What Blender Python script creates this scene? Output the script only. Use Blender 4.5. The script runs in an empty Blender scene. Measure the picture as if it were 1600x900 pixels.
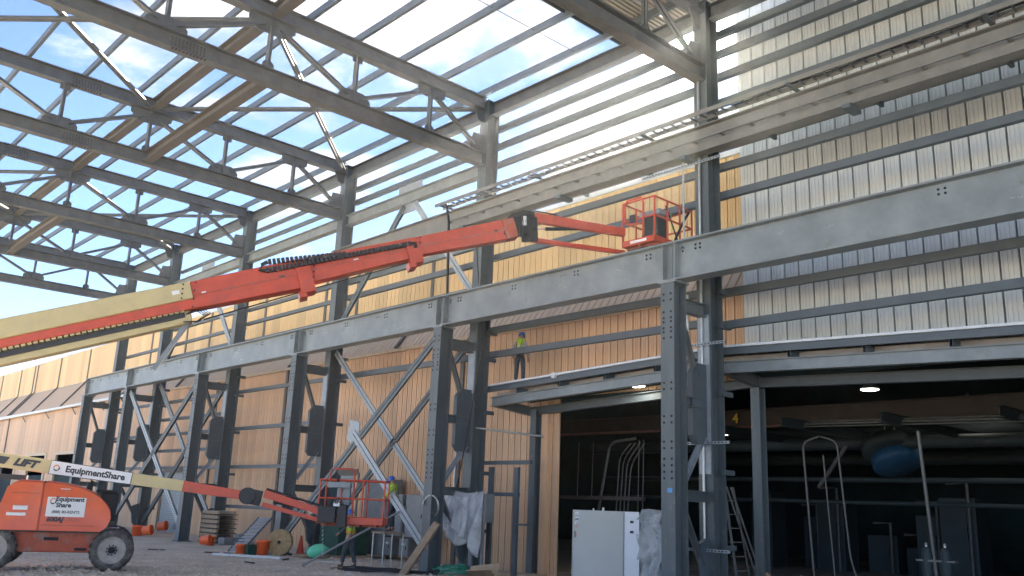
import bpy, bmesh, math, random
from mathutils import Vector, Matrix
random.seed(7)
sc = bpy.context.scene
col = sc.collection
PI = math.pi
V = Vector

# ------------------------------------------------------------------ camera
yaw, pitch, roll, FPX = 0.8294985, 0.2452894, 0.0391250, 1374.758
fw = V((math.cos(pitch)*math.cos(yaw), math.cos(pitch)*math.sin(yaw), math.sin(pitch)))
rt = fw.cross(V((0, 0, 1))).normalized(); up = rt.cross(fw)
r2 = rt*math.cos(roll)+up*math.sin(roll); u2 = -rt*math.sin(roll)+up*math.cos(roll)
cam = bpy.data.cameras.new('camera'); cam.sensor_width = 36; cam.lens = FPX/1600*36
cam.clip_start = .1; cam.clip_end = 5000
co = bpy.data.objects.new('camera', cam); col.objects.link(co)
co.matrix_world = Matrix(((r2.x, u2.x, -fw.x, 0), (r2.y, u2.y, -fw.y, 0), (r2.z, u2.z, -fw.z, 2.0), (0, 0, 0, 1)))
sc.camera = co

# ------------------------------------------------------------------ light
SUN = V((0.7059, 0.5042, 0.4974)).normalized()
sun_el = math.asin(SUN.z); sun_az = math.atan2(SUN.x, SUN.y)
sl = bpy.data.lights.new('sun', 'SUN'); sl.energy = 5.0; sl.angle = math.radians(.53); sl.color = (1, .93, .82)
so = bpy.data.objects.new('sun', sl); col.objects.link(so)
so.rotation_euler = (-SUN).to_track_quat('-Z', 'Y').to_euler(); so.location = (0, 0, 60)

w = bpy.data.worlds.new('World'); sc.world = w; w.use_nodes = True
nt = w.node_tree; N = nt.nodes; L = nt.links
for n in list(N): N.remove(n)
def nd(t, **k):
    n = N.new(t)
    for a, b in k.items(): setattr(n, a, b)
    return n
out = nd('ShaderNodeOutputWorld'); bg = nd('ShaderNodeBackground'); L.new(bg.outputs[0], out.inputs[0])
bg.inputs[1].default_value = .05
sky = nd('ShaderNodeTexSky', sky_type='NISHITA', sun_disc=False, sun_elevation=sun_el, sun_rotation=sun_az)
sky.air_density = .36; sky.dust_density = .0; sky.ozone_density = 1.0
tc = nd('ShaderNodeTexCoord')
nrm = nd('ShaderNodeVectorMath', operation='NORMALIZE'); L.new(tc.outputs['Generated'], nrm.inputs[0])
sep = nd('ShaderNodeSeparateXYZ'); L.new(nrm.outputs[0], sep.inputs[0])
# project directions on a cloud layer
zc = nd('ShaderNodeMath', operation='MAXIMUM'); L.new(sep.outputs[2], zc.inputs[0]); zc.inputs[1].default_value = .0
za = nd('ShaderNodeMath', operation='ADD'); L.new(zc.outputs[0], za.inputs[0]); za.inputs[1].default_value = .12
dv = nd('ShaderNodeVectorMath', operation='DIVIDE'); L.new(nrm.outputs[0], dv.inputs[0])
cb = nd('ShaderNodeCombineXYZ')
for i in range(3): L.new(za.outputs[0], cb.inputs[i])
L.new(cb.outputs[0], dv.inputs[1])
no = nd('ShaderNodeTexNoise'); no.inputs['Scale'].default_value = 1.15; no.inputs['Detail'].default_value = 9; no.inputs['Roughness'].default_value = .58; no.inputs['Distortion'].default_value = .25
mp = nd('ShaderNodeMapping'); mp.inputs['Location'].default_value = (1.35, 4.2, .4); L.new(dv.outputs[0], mp.inputs[0]); L.new(mp.outputs[0], no.inputs['Vector'])
cr = nd('ShaderNodeMapRange', interpolation_type='SMOOTHSTEP'); L.new(no.outputs[0], cr.inputs[0])
cr.inputs[1].default_value = .52; cr.inputs[2].default_value = .60
no2 = nd('ShaderNodeTexNoise'); no2.inputs['Scale'].default_value = 3.5; no2.inputs['Detail'].default_value = 6; L.new(mp.outputs[0], no2.inputs['Vector'])
cc = nd('ShaderNodeMapRange'); L.new(no2.outputs[0], cc.inputs[0]); cc.inputs[1].default_value = .35; cc.inputs[2].default_value = .65; cc.inputs[3].default_value = 1.7; cc.inputs[4].default_value = 3.4
ccol = nd('ShaderNodeCombineColor')
L.new(cc.outputs[0], ccol.inputs[0]); L.new(cc.outputs[0], ccol.inputs[1]); L.new(cc.outputs[0], ccol.inputs[2])
mx = nd('ShaderNodeMix', data_type='RGBA'); L.new(cr.outputs[0], mx.inputs[0]); L.new(sky.outputs[0], mx.inputs[6]); L.new(ccol.outputs[0], mx.inputs[7])
# bright circumsolar air
sd = nd('ShaderNodeVectorMath', operation='DOT_PRODUCT'); L.new(nrm.outputs[0], sd.inputs[0]); sd.inputs[1].default_value = SUN
sm = nd('ShaderNodeMath', operation='MAXIMUM'); L.new(sd.outputs['Value'], sm.inputs[0]); sm.inputs[1].default_value = 0
def lobe(p, s):
    a = nd('ShaderNodeMath', operation='POWER'); L.new(sm.outputs[0], a.inputs[0]); a.inputs[1].default_value = p
    b = nd('ShaderNodeMath', operation='MULTIPLY'); L.new(a.outputs[0], b.inputs[0]); b.inputs[1].default_value = s
    return b
l1 = lobe(14, .12); l2 = lobe(3000, 400)
ad = nd('ShaderNodeMath', operation='ADD'); L.new(l1.outputs[0], ad.inputs[0]); L.new(l2.outputs[0], ad.inputs[1])
gl = nd('ShaderNodeVectorMath', operation='SCALE'); gl.inputs[0].default_value = (1, .97, .9); L.new(ad.outputs[0], gl.inputs['Scale'])
fin = nd('ShaderNodeVectorMath', operation='ADD'); L.new(mx.outputs[2], fin.inputs[0]); L.new(gl.outputs[0], fin.inputs[1])
L.new(fin.outputs[0], bg.inputs[0])
sc.view_settings.view_transform = 'Standard'; sc.view_settings.look = 'None'
sc.view_settings.exposure = 3.3; sc.view_settings.gamma = 1

# ------------------------------------------------------------------ materials
def mat(name, c, rough=.6, metal=0.0, var=.15, scale=6.0, dirt=None, bump=0.0, bscale=40, emit=None, spec=.5, alpha=None, streak=False):
    m = bpy.data.materials.new(name); m.use_nodes = True
    t = m.node_tree; n = t.nodes; l = t.links; b = n['Principled BSDF']
    b.inputs['Roughness'].default_value = rough; b.inputs['Metallic'].default_value = metal
    b.inputs['Specular IOR Level'].default_value = spec
    g = n.new('ShaderNodeTexCoord'); ns = n.new('ShaderNodeTexNoise'); ns.inputs['Scale'].default_value = scale; ns.inputs['Detail'].default_value = 7; ns.inputs['Roughness'].default_value = .62
    src = g.outputs['Object']
    if streak:
        mm = n.new('ShaderNodeMapping'); mm.inputs['Scale'].default_value = (1, 1, .12); l.new(src, mm.inputs[0]); src = mm.outputs[0]
    l.new(src, ns.inputs['Vector'])
    r = n.new('ShaderNodeValToRGB'); e = r.color_ramp.elements
    e[0].position = .32; e[1].position = .68
    e[0].color = tuple(max(0, x*(1-var)) for x in c)+(1,); e[1].color = tuple(min(1, x*(1+var)) for x in c)+(1,)
    l.new(ns.outputs[0], r.inputs[0]); outc = r.outputs[0]
    if dirt:
        n2 = n.new('ShaderNodeTexNoise'); n2.inputs['Scale'].default_value = dirt[2]; n2.inputs['Detail'].default_value = 10; n2.inputs['Roughness'].default_value = .7
        l.new(g.outputs['Object'], n2.inputs['Vector'])
        mr = n.new('ShaderNodeMapRange'); l.new(n2.outputs[0], mr.inputs[0]); mr.inputs[1].default_value = dirt[3]; mr.inputs[2].default_value = dirt[3]+.12; mr.inputs[4].default_value = dirt[1]
        q = n.new('ShaderNodeMix'); q.data_type = 'RGBA'; l.new(mr.outputs[0], q.inputs[0]); l.new(outc, q.inputs[6]); q.inputs[7].default_value = dirt[0]+(1,)
        outc = q.outputs[2]
    if streak:      # each sheet or member weathers a little differently
        oi = n.new('ShaderNodeObjectInfo'); mrr = n.new('ShaderNodeMapRange'); l.new(oi.outputs['Random'], mrr.inputs[0]); mrr.inputs[3].default_value = .86; mrr.inputs[4].default_value = 1.08
        vs_ = n.new('ShaderNodeVectorMath'); vs_.operation = 'SCALE'; l.new(outc, vs_.inputs[0]); l.new(mrr.outputs[0], vs_.inputs['Scale']); outc = vs_.outputs[0]
    l.new(outc, b.inputs['Base Color'])
    rr = n.new('ShaderNodeMapRange'); l.new(ns.outputs[0], rr.inputs[0]); rr.inputs[3].default_value = max(0, rough-.1); rr.inputs[4].default_value = min(1, rough+.12); l.new(rr.outputs[0], b.inputs['Roughness'])
    if bump:
        n3 = n.new('ShaderNodeTexNoise'); n3.inputs['Scale'].default_value = bscale; n3.inputs['Detail'].default_value = 5; l.new(g.outputs['Object'], n3.inputs['Vector'])
        bp = n.new('ShaderNodeBump'); bp.inputs['Strength'].default_value = bump; bp.inputs['Distance'].default_value = .02; l.new(n3.outputs[0], bp.inputs['Height']); l.new(bp.outputs[0], b.inputs['Normal'])
    if emit:
        b.inputs['Emission Color'].default_value = emit[0]+(1,); b.inputs['Emission Strength'].default_value = emit[1]
    if alpha is not None:
        b.inputs['Alpha'].default_value = alpha
    return m
RUST = (.16, .085, .05)
M = dict(
 steel=mat('grey_primer_steel', (.092, .112, .118), .5, 0, .22, 2.2, ((.17, .155, .13), .6, 3.5, .56), .12, 60, streak=True),
 girder=mat('skylit_primer', (.20, .228, .235), .42, 0, .2, 1.3, ((.15, .125, .1), .6, 2.2, .6), .1, 50),  # same primer as the columns, lightened for the sky it reflects
 roofsteel=mat('roof_steel', (.115, .125, .13), .5, 0, .2, 2.5, ((.18, .135, .09), .6, 2.0, .57)),
 purlin=mat('purlin_steel', (.13, .155, .17), .45, .15, .12, 2),
 girt=mat('girt_steel', (.085, .105, .118), .5, 0, .12, 2),
 galv=mat('galvanised_steel', (.30, .335, .36), .5, .3, .12, 5, ((.5, .53, .55), .3, 20, .6)),
 strut=mat('strut_warm_steel', (.10, .094, .084), .55, 0, .15, 2),
 dark=mat('dark_hole', (.015, .017, .02), .8, 0, .1),
 orange_wall=mat('orange_cladding', (.70, .455, .275), .5, 0, .12, .5, ((.50, .33, .22), .55, .7, .56), .03, 20, streak=True),
 yellow_wall=mat('yellow_cladding', (.74, .52, .26), .5, 0, .1, .4, ((.56, .38, .2), .5, .8, .57), .03, 20, streak=True),
 eave_wall=mat('brown_eave_cladding', (.58, .43, .30), .55, 0, .1, .8, ((.3, .22, .18), .5, 2, .58)),
 white_wall=mat('off_white_cladding', (.58, .60, .575), .5, 0, .05, .5, ((.50, .51, .48), .4, 1.0, .56), .03, 20, streak=True),
 batten=mat('dark_batten', (.13, .12, .11), .6, 0, .15),
 trim=mat('tan_trim', (.55, .42, .27), .5),
 pale=mat('pale_flashing', (.62, .65, .66), .4, 0, .08),
 soffit=mat('soffit_metal', (.33, .30, .27), .6, 0, .15, 3),
 deck=mat('roof_deck_metal', (.42, .39, .33), .5, .2, .15, 1.2),
 interior=mat('dark_interior', (.014, .036, .042), .85, 0, .4, .7),  # near-black walls: the hall's darkness is put into the colour
 conc=mat('concrete', (.22, .21, .2), .85, 0, .2, 2, None, .3, 30),
 craneb=mat('old_brown_beam', (.06, .048, .042), .7, 0, .25, 2),
 redpipe=mat('red_brown_pipe', (.2, .10, .08), .6, 0, .2),
 pipe=mat('conduit_metal', (.45, .45, .42), .35, .7, .15, 8),
 yellowp=mat('yellow_paint', (.75, .55, .08), .5),
 cream=mat('cream_paint', (.50, .41, .20), .42, 0, .08, 3, ((.35, .28, .17), .5, 4, .6)),
 orange=mat('orange_paint', (.50, .06, .022), .4, 0, .15, 4, ((.22, .07, .045), .6, 3.5, .57)),
 orange_hood=mat('orange_hood_paint', (.68, .10, .024), .32, 0, .1, 3, ((.42, .19, .12), .5, 5, .56)),
 orange_dirty=mat('orange_chassis_paint', (.38, .07, .03), .6, 0, .15, 4, ((.22, .17, .14), .8, 3, .48)),
 black=mat('black_rubber', (.025, .026, .028), .6, 0, .3, 10),
 hose=mat('black_hose', (.02, .02, .022), .45, 0, .3, 10),
 tyre=mat('dusty_tyre', (.07, .068, .063), .85, 0, .35, 8, ((.2, .19, .17), .7, 5, .5), .3, 50),
 rim=mat('dusty_rim', (.34, .31, .28), .7, 0, .15, 8, ((.2, .17, .14), .5, 10, .55)),
 sticker=mat('white_sticker', (.72, .72, .71), .5, 0, .03),
 ink=mat('black_ink', (.03, .03, .035), .5), redink=mat('red_ink', (.55, .12, .08), .5), orink=mat('orange_ink', (.75, .22, .08), .5),
 chrome=mat('cylinder_rod', (.6, .6, .6), .2, .9, .05),
 grey_cab=mat('grey_cabinet', (.20, .215, .225), .45, .1, .12, 3, ((.14, .13, .12), .4, 5, .6)),
 cab=mat('light_grey_cabinet', (.43, .43, .40), .45, 0, .05, 1.5),
 cabw=mat('white_cabinet_side', (.62, .64, .67), .4, 0, .04, 2),
 wood=mat('weathered_wood', (.34, .25, .17), .8, 0, .25, 6, ((.2, .14, .09), .6, 12, .5), .3, 30),
 ply=mat('reel_wood', (.36, .26, .13), .8, 0, .25, 6, ((.2, .14, .09), .6, 5, .5)),
 bucket=mat('orange_bucket', (.80, .13, .03), .4, 0, .08, 5),
 cone=mat('red_cone', (.55, .07, .04), .5, 0, .1, 5),
 green=mat('green_cable', (.04, .28, .19), .5, 0, .3, 12),
 greenball=mat('mint_buoy', (.12, .60, .36), .35, 0, .1, 6),
 tarp=mat('green_tarp', (.012, .055, .04), .7, 0, .3, 4),
 card=mat('cardboard', (.45, .33, .22), .8, 0, .15, 6),
 skin=mat('skin', (.35, .2, .14), .5), hat=mat('blue_hard_hat', (.03, .13, .50), .3, 0, .08),
 hiviz=mat('lime_hi_viz', (.42, .60, .05), .6, 0, .15, 20), stripe=mat('orange_stripe', (.75, .25, .04), .5), silver=mat('silver_stripe', (.6, .6, .58), .3),
 jeans=mat('dark_trousers', (.05, .062, .075), .85, 0, .3, 15), shirt=mat('grey_shirt', (.36, .33, .34), .85, 0, .15, 15), lime=mat('lime_shirt', (.38, .52, .07), .8, 0, .15, 15),
 boot=mat('brown_boot', (.09, .06, .04), .7), strap=mat('harness_strap', (.06, .05, .05), .7),
 lamp=mat('lit_lamp', (.8, .8, .7), .5, emit=((1, .96, .82), 6.0)),
 strip=mat('daylight_strip', (.8, .8, .8), .5, emit=((.95, .98, 1), 1.3)),
 pshade=mat('shaded_conduit', (.13, .13, .12), .55, .4, .2, 8), boltd=mat('dark_bolts', (.045, .045, .05), .6), drumb=mat('shaded_blue_drum', (.015, .075, .15), .6), drumg=mat('shaded_dark_drum', (.022, .034, .038), .7), runway=mat('runway_primer', (.17, .17, .16), .5, 0, .14, 2.5, ((.33, .27, .16), .5, 1.5, .6)),  # conduit and drum colours darkened to stand in for the hall's shade
 tapeb=mat('blue_tape', (.08, .28, .62), .5),
)
# translucent wrap
pm = bpy.data.materials.new('plastic_sheeting'); pm.use_nodes = True
b = pm.node_tree.nodes['Principled BSDF']; b.inputs['Base Color'].default_value = (.62, .65, .66, 1); b.inputs['Roughness'].default_value = .3; b.inputs['Alpha'].default_value = .5
M['plastic'] = pm
pn = pm.node_tree; q = pn.nodes.new('ShaderNodeTexNoise'); q.inputs['Scale'].default_value = 1.6; q.inputs['Detail'].default_value = 3
tq = pn.nodes.new('ShaderNodeTexCoord'); pn.links.new(tq.outputs['Object'], q.inputs['Vector'])
qr = pn.nodes.new('ShaderNodeMapRange'); pn.links.new(q.outputs[0], qr.inputs[0]); qr.inputs[1].default_value = .35; qr.inputs[2].default_value = .65; qr.inputs[3].default_value = .3; qr.inputs[4].default_value = .62; pn.links.new(qr.outputs[0], b.inputs['Alpha'])
# gravel ground
gm = bpy.data.materials.new('gravel_dirt'); gm.use_nodes = True
t = gm.node_tree; n = t.nodes; l = t.links; b = n['Principled BSDF']; b.inputs['Roughness'].default_value = .95
g = n.new('ShaderNodeTexCoord')
a1 = n.new('ShaderNodeTexNoise'); a1.inputs['Scale'].default_value = .55; a1.inputs['Detail'].default_value = 8; a1.inputs['Roughness'].default_value = .65; l.new(g.outputs['Object'], a1.inputs[0])
a2 = n.new('ShaderNodeTexVoronoi'); a2.inputs['Scale'].default_value = 14; l.new(g.outputs['Object'], a2.inputs[0])
a3 = n.new('ShaderNodeTexNoise'); a3.inputs['Scale'].default_value = 9; a3.inputs['Detail'].default_value = 8; a3.inputs['Roughness'].default_value = .75; l.new(g.outputs['Object'], a3.inputs[0])
rp = n.new('ShaderNodeValToRGB'); e = rp.color_ramp.elements; e[0].position = .3; e[0].color = (.44, .395, .325, 1); e[1].position = .7; e[1].color = (.70, .625, .51, 1); l.new(a1.outputs[0], rp.inputs[0])
rp2 = n.new('ShaderNodeValToRGB'); e = rp2.color_ramp.elements; e[0].position = .3; e[0].color = (.7, .7, .7, 1); e[1].position = .7; e[1].color = (1.25, 1.22, 1.2, 1); l.new(a3.outputs[0], rp2.inputs[0])
mm = n.new('ShaderNodeMix'); mm.data_type = 'RGBA'; mm.blend_type = 'MULTIPLY'; mm.inputs[0].default_value = 1; l.new(rp.outputs[0], mm.inputs[6]); l.new(rp2.outputs[0], mm.inputs[7]); l.new(mm.outputs[2], b.inputs['Base Color'])
ma = n.new('ShaderNodeMath'); ma.operation = 'ADD'; l.new(a3.outputs[0], ma.inputs[0]); l.new(a2.outputs[0], ma.inputs[1])
bp = n.new('ShaderNodeBump'); bp.inputs['Strength'].default_value = .5; bp.inputs['Distance'].default_value = .03; l.new(ma.outputs[0], bp.inputs['Height']); l.new(bp.outputs[0], b.inputs['Normal'])
M['ground'] = gm

# ------------------------------------------------------------------ mesh builder
class MB:
    def __init__(s, T=None): s.v = []; s.f = []; s.sm = []; s.T = T
    def add(s, vs, fs, sm=False):
        k = len(s.v)
        s.v += [(s.T @ V(p)) if s.T else V(p) for p in vs]
        for f in fs: s.f.append([k+i for i in f]); s.sm.append(sm)
        return s
    def box(s, x0, x1, y0, y1, z0, z1):
        vs = [(x, y, z) for z in (z0, z1) for y in (y0, y1) for x in (x0, x1)]
        return s.add(vs, [(0, 2, 3, 1), (4, 5, 7, 6), (0, 1, 5, 4), (2, 6, 7, 3), (0, 4, 6, 2), (1, 3, 7, 5)])
    def ext(s, p0, p1, poly, upv=(0, 0, 1), poly1=None, sm=False):
        p0 = V(p0); p1 = V(p1); d = (p1-p0).normalized(); u = V(upv); u = (u-d*u.dot(d)).normalized(); sd = d.cross(u)
        n = len(poly); poly1 = poly1 or poly
        vs = [p0+sd*a+u*b for a, b in poly]+[p1+sd*a+u*b for a, b in poly1]
        s.add(vs, [[i, (i+1) % n, n+(i+1) % n, n+i] for i in range(n)], sm)
        return s.add(vs, [list(range(n))[::-1], list(range(n, 2*n))])
    def bar(s, p0, p1, w, h, upv=(0, 0, 1), w1=None, h1=None):
        w1 = w if w1 is None else w1; h1 = h if h1 is None else h1
        r = lambda a, b: [(-a/2, -b/2), (a/2, -b/2), (a/2, b/2), (-a/2, b/2)]
        return s.ext(p0, p1, r(w, h), upv, r(w1, h1))
    def ibeam(s, p0, p1, d, bw, tf=.03, tw=.02, upv=(0, 0, 1)):
        D = d/2; B = bw/2; w = tw/2
        return s.ext(p0, p1, [(-B, -D), (B, -D), (B, -D+tf), (w, -D+tf), (w, D-tf), (B, D-tf), (B, D), (-B, D), (-B, D-tf), (-w, D-tf), (-w, -D+tf), (-B, -D+tf)], upv)
    def chan(s, p0, p1, d, bw, t=.015, upv=(0, 0, 1), lip=0):
        D = d/2
        return s.ext(p0, p1, [(-bw/2, -D), (bw/2, -D), (bw/2, -D+t), (-bw/2+t, -D+t), (-bw/2+t, D-t), (bw/2, D-t), (bw/2, D), (-bw/2, D)], upv)
    def ang(s, p0, p1, a, t=.015, upv=(0, 0, 1)):
        return s.ext(p0, p1, [(-a/2, -a/2), (a/2, -a/2), (a/2, -a/2+t), (-a/2+t, -a/2+t), (-a/2+t, a/2), (-a/2, a/2)], upv)
    def dang(s, p0, p1, a, t=.014, gap=.02, upv=(0, 0, 1)):   # double angle
        g = gap/2
        s.ext(p0, p1, [(g, -a/2), (g+a*.7, -a/2), (g+a*.7, -a/2+t), (g+t, -a/2+t), (g+t, a/2), (g, a/2)], upv)
        return s.ext(p0, p1, [(-g, -a/2), (-g, a/2), (-g-t, a/2), (-g-t, -a/2+t), (-g-a*.7, -a/2+t), (-g-a*.7, -a/2)], upv)
    def tube(s, pts, r, n=8, r1=None):
        pts = [V(p) for p in pts]; rings = []
        for i, p in enumerate(pts):
            d = (pts[min(i+1, len(pts)-1)]-pts[max(i-1, 0)]).normalized()
            a = V((0, 0, 1)) if abs(d.z) < .9 else V((1, 0, 0))
            u = (a-d*a.dot(d)).normalized(); sd = d.cross(u)
            rr = r if r1 is None else r+(r1-r)*i/(len(pts)-1)
            rings += [p+sd*math.cos(2*PI*j/n)*rr+u*math.sin(2*PI*j/n)*rr for j in range(n)]
        fs = [[i*n+j, i*n+(j+1) % n, (i+1)*n+(j+1) % n, (i+1)*n+j] for i in range(len(pts)-1) for j in range(n)]
        s.add(rings, fs, True); k = (len(pts)-1)*n
        s.add(rings[:n], [list(range(n))[::-1]]); s.add(rings[k:], [list(range(n))]); return s
    def lathe(s, p, prof, n=16, ax=(0, 0, 1), sm=True):
        p = V(p); d = V(ax).normalized(); a = V((0, 0, 1)) if abs(d.z) < .9 else V((1, 0, 0))
        u = (a-d*a.dot(d)).normalized(); sd = d.cross(u)
        vs = [p+d*h+(sd*math.cos(2*PI*j/n)+u*math.sin(2*PI*j/n))*r for r, h in prof for j in range(n)]
        return s.add(vs, [[i*n+j, i*n+(j+1) % n, (i+1)*n+(j+1) % n, (i+1)*n+j] for i in range(len(prof)-1) for j in range(n)], sm)
    def plate(s, poly, nrm, t):    # polygon of 3-D points thickened along nrm
        k = len(poly); o = V(nrm)*t; P = [V(p) for p in poly]
        vs = [p-o/2 for p in P]+[p+o/2 for p in P]
        return s.add(vs, [list(range(k)), list(range(k, 2*k))[::-1]]+[[i, k+i, k+(i+1) % k, (i+1) % k] for i in range(k)])
    def mesh(s, name, origin=V((0, 0, 0))):
        me = bpy.data.meshes.new(name); me.from_pydata([tuple(p-origin) for p in s.v], [], s.f)
        me.polygons.foreach_set('use_smooth', s.sm); me.update()
        return me
    def build(s, name, m, parent=None, bevel=0):
        o0 = origin(parent) if parent else V((0, 0, 0))
        me = s.mesh(name, o0)
        bm = bmesh.new(); bm.from_mesh(me); bmesh.ops.recalc_face_normals(bm, faces=bm.faces); bm.to_mesh(me); bm.free()
        me.materials.append(M[m] if isinstance(m, str) else m)
        o = bpy.data.objects.new(name, me); col.objects.link(o)
        if parent: o.parent = parent
        if name in TINY and name != 'tyre': o['kind'] = 'stuff'
        if bevel:
            bv = o.modifiers.new('bevel', 'BEVEL'); bv.width = bevel; bv.segments = 2; bv.limit_method = 'ANGLE'; bv.angle_limit = math.radians(40)
        return o
TINY = {'hood_crease', 'track_bend', 'top_fitting', 'splice_bolts', 'bolt_holes', 'bolt_heads', 'slots', 'cables', 'hanging_chain', 'girt_cleats', 'cable_ledge', 'hub', 'chassis_slots', 'tyre'}
def origin(o):
    p = V((0, 0, 0))
    while o: p += o.location; o = o.parent
    return p
def thing(name, label, cat, loc=(0, 0, 0), group=None, kind=None):
    o = bpy.data.objects.new(name, None); col.objects.link(o); o.location = loc
    o['label'] = label; o['category'] = cat
    if group: o['group'] = group
    if kind: o['kind'] = kind
    return o
def struct(o, label=None):
    o['kind'] = 'structure'
    return o
def solo(o, label, cat, group=None, kind=None):
    # one-mesh thing: move origin to its own base
    me = o.data; mn = [min(v.co[i] for v in me.vertices) for i in range(3)]; mxx = [max(v.co[i] for v in me.vertices) for i in range(3)]
    b = V(((mn[0]+mxx[0])/2, (mn[1]+mxx[1])/2, mn[2]))
    for v in me.vertices: v.co -= b
    o.location = b; o['label'] = label; o['category'] = cat
    if group: o['group'] = group
    if kind: o['kind'] = kind
    return o
ORD = ['first', 'second', 'third', 'fourth', 'fifth', 'sixth', 'seventh', 'eighth', 'ninth', 'tenth', 'eleventh', 'twelfth', 'thirteenth', 'fourteenth']

# ------------------------------------------------------------------ ground
def ss(a, b, x):
    t = min(1, max(0, (x-a)/(b-a))); return t*t*(3-2*t)
def gz(x, y):
    r = math.hypot(x, y)
    z = .28*(1-ss(22, 30, r))*(1-ss(9, 13, x))
    z += .025*math.sin(x*1.7+y*.6)*math.sin(y*1.3-x*.4)+.02*math.sin(x*4.1-y*2.3)*math.sin(y*3.7+x*1.9)
    return z-.01
def ground():
    xs = [-400, -120, -60, -30, -15, -8]+[-4+.5*i for i in range(50)]+[22, 26, 34, 60, 120, 400, 900]
    ys = [-400, -120, -60, -30, -10, 0]+[4+.5*i for i in range(112)]+[64, 70, 80, 100, 140, 250, 600, 1200]
    m = MB(); nx = len(xs)
    vs = [(x, y, gz(x, y) if (x < 20.9 or y > 21) else -.02) for y in ys for x in xs]
    m.add(vs, [(j*nx+i, j*nx+i+1, (j+1)*nx+i+1, (j+1)*nx+i) for j in range(len(ys)-1) for i in range(nx-1)], True)
    o = m.build('ground', 'ground'); struct(o)
ground()
def gravel():
    m = MB(); rnd = random.Random(3)
    for i in range(16000):
        a = rnd.uniform(.80, 1.42); r = rnd.uniform(17.0, 36) if i % 3 else rnd.uniform(18, 27)
        x = r*math.cos(a); y = r*math.sin(a)
        if x > 19.5: continue
        s = rnd.uniform(.012, .045)*(1 if rnd.random() > .05 else 2.4); z = gz(x, y)
        vs = [V((rnd.gauss(0, 1), rnd.gauss(0, 1), rnd.gauss(0, .7))).normalized()*s*rnd.uniform(.7, 1.3)+V((x, y, z+s*.25)) for _ in range(4)]
        p = [(x-s, y-s*.6, z), (x+s, y-s*.7, z), (x+s*.8, y+s, z), (x-s*.7, y+s*.8, z), (x+rnd.uniform(-.4, .4)*s, y+rnd.uniform(-.4, .4)*s, z+s*rnd.uniform(.5, 1.1))]
        m.add(p, [(0, 1, 4), (1, 2, 4), (2, 3, 4), (3, 0, 4)])
    o = m.build('gravel', 'ground'); o['kind'] = 'stuff'; o['label'] = 'grey crushed gravel scattered over the dirt ground'; o['category'] = 'gravel'
gravel()

# ------------------------------------------------------------------ cladding
def sheet_mesh(name, L_, n, pitch, major, depth, minor, m, p0, p1):
    """one ribbed sheet: ribs run p0->p1 (in the X-Z plane), width along +Y; rib sticks out towards the viewer side"""
    p0 = V(p0); p1 = V(p1); d = (p1-p0).normalized(); out_ = V((-d.z, 0, d.x))
    if out_.x > 0: out_ = -out_
    prof = []
    for k in range(n):
        y = k*pitch
        prof += [(y, 0), (y+.006, depth)]
        if minor: prof += [(y+.085, depth), (y+.09, depth-.012), (y+.105, depth-.012), (y+.11, depth), (y+.165, depth), (y+.17, depth-.012), (y+.185, depth-.012), (y+.19, depth)]
        prof += [(y+pitch-major-.006, depth), (y+pitch-major, 0)]
    prof.append((n*pitch-.004, 0)); prof.append((n*pitch-.004, -.006))
    vs = [p0+V((0, y, 0))+out_*q for y, q in prof]+[p1+V((0, y, 0))+out_*q for y, q in prof]
    k = len(prof); mb = MB(); mb.add(vs, [(i, i+1, k+i+1, k+i) for i in range(k-1)])
    me = mb.mesh(name); me.materials.append(M[m]); return me
def lay(name, me, parent, ys):
    for y in ys:
        o = bpy.data.objects.new(name, me); col.objects.link(o); o.parent = parent; o.location = (0, y, 0)

# the long orange warehouse
WH = thing('warehouse', 'long orange and yellow corrugated warehouse behind the new steel frame', 'building')
PW = .915
opens = [(31.9, 34.8, 3.2), (49.2, 52.2, 3.35), (68.5, 73.2, 4.75), (75.6, 80.4, 4.75), (84, 90, 4.75)]
full = sheet_mesh('wall_sheet', 8, 3, .305, .036, .05, True, 'orange_wall', (20.9, 0, -.05), (20.9, 0, 8.15))
cut = {h: sheet_mesh('wall_sheet', 8, 3, .305, .036, .05, True, 'orange_wall', (20.9, 0, h), (20.9, 0, 8.15)) for h in (3.2, 3.35, 4.75, 5.6)}
y = 12.9; ys_full = []
while y < 130:
    h = None
    if y+PW < 20.9: h = 5.6
    for a, b_, hh in opens:
        if y+PW/2 > a and y+PW/2 < b_: h = hh
    if h is None: ys_full.append(y)
    else: lay('wall_sheet', cut[h], WH, [y])
    y += PW
lay('wall_sheet', full, WH, ys_full)
ev = sheet_mesh('eave_sheet', 3, 3, .305, .045, .045, False, 'eave_wall', (20.78, 0, 8.12), (22.5, 0, 10.42))
lay('eave_sheet', ev, WH, [12.9+PW*i for i in range(128)])
cl = sheet_mesh('clerestory_sheet', 3, 3, .305, .036, .045, True, 'yellow_wall', (22.5, 0, 10.4), (22.5, 0, 13.1))
lay('clerestory_sheet', cl, WH, [12.9+PW*i for i in range(128)])
MB().box(20.98, 21.15, 20.9, 130, -.1, 3.1).box(20.98, 21.15, 12.9, 130, 5.5, 8.2).box(20.98, 21.15, 35.2, 49, 0, 5.6).box(20.98, 21.15, 20.9, 31.6, 0, 5.6).box(20.98, 21.15, 52.5, 68, 0, 5.6).box(20.98, 21.15, 91, 130, 0, 5.6).build('light_seal_lining', 'interior', WH)  # unseen backing boxes added behind the sheets to stop light leaks
MB().plate([(21.0, 12.9, 8.2), (22.62, 12.9, 10.4), (22.62, 130, 10.4), (21.0, 130, 8.2)], (-.8, 0, .6), .05).box(22.6, 22.7, 12.9, 130, 10.3, 13.05).build('clerestory_frame', 'interior', WH)
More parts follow.
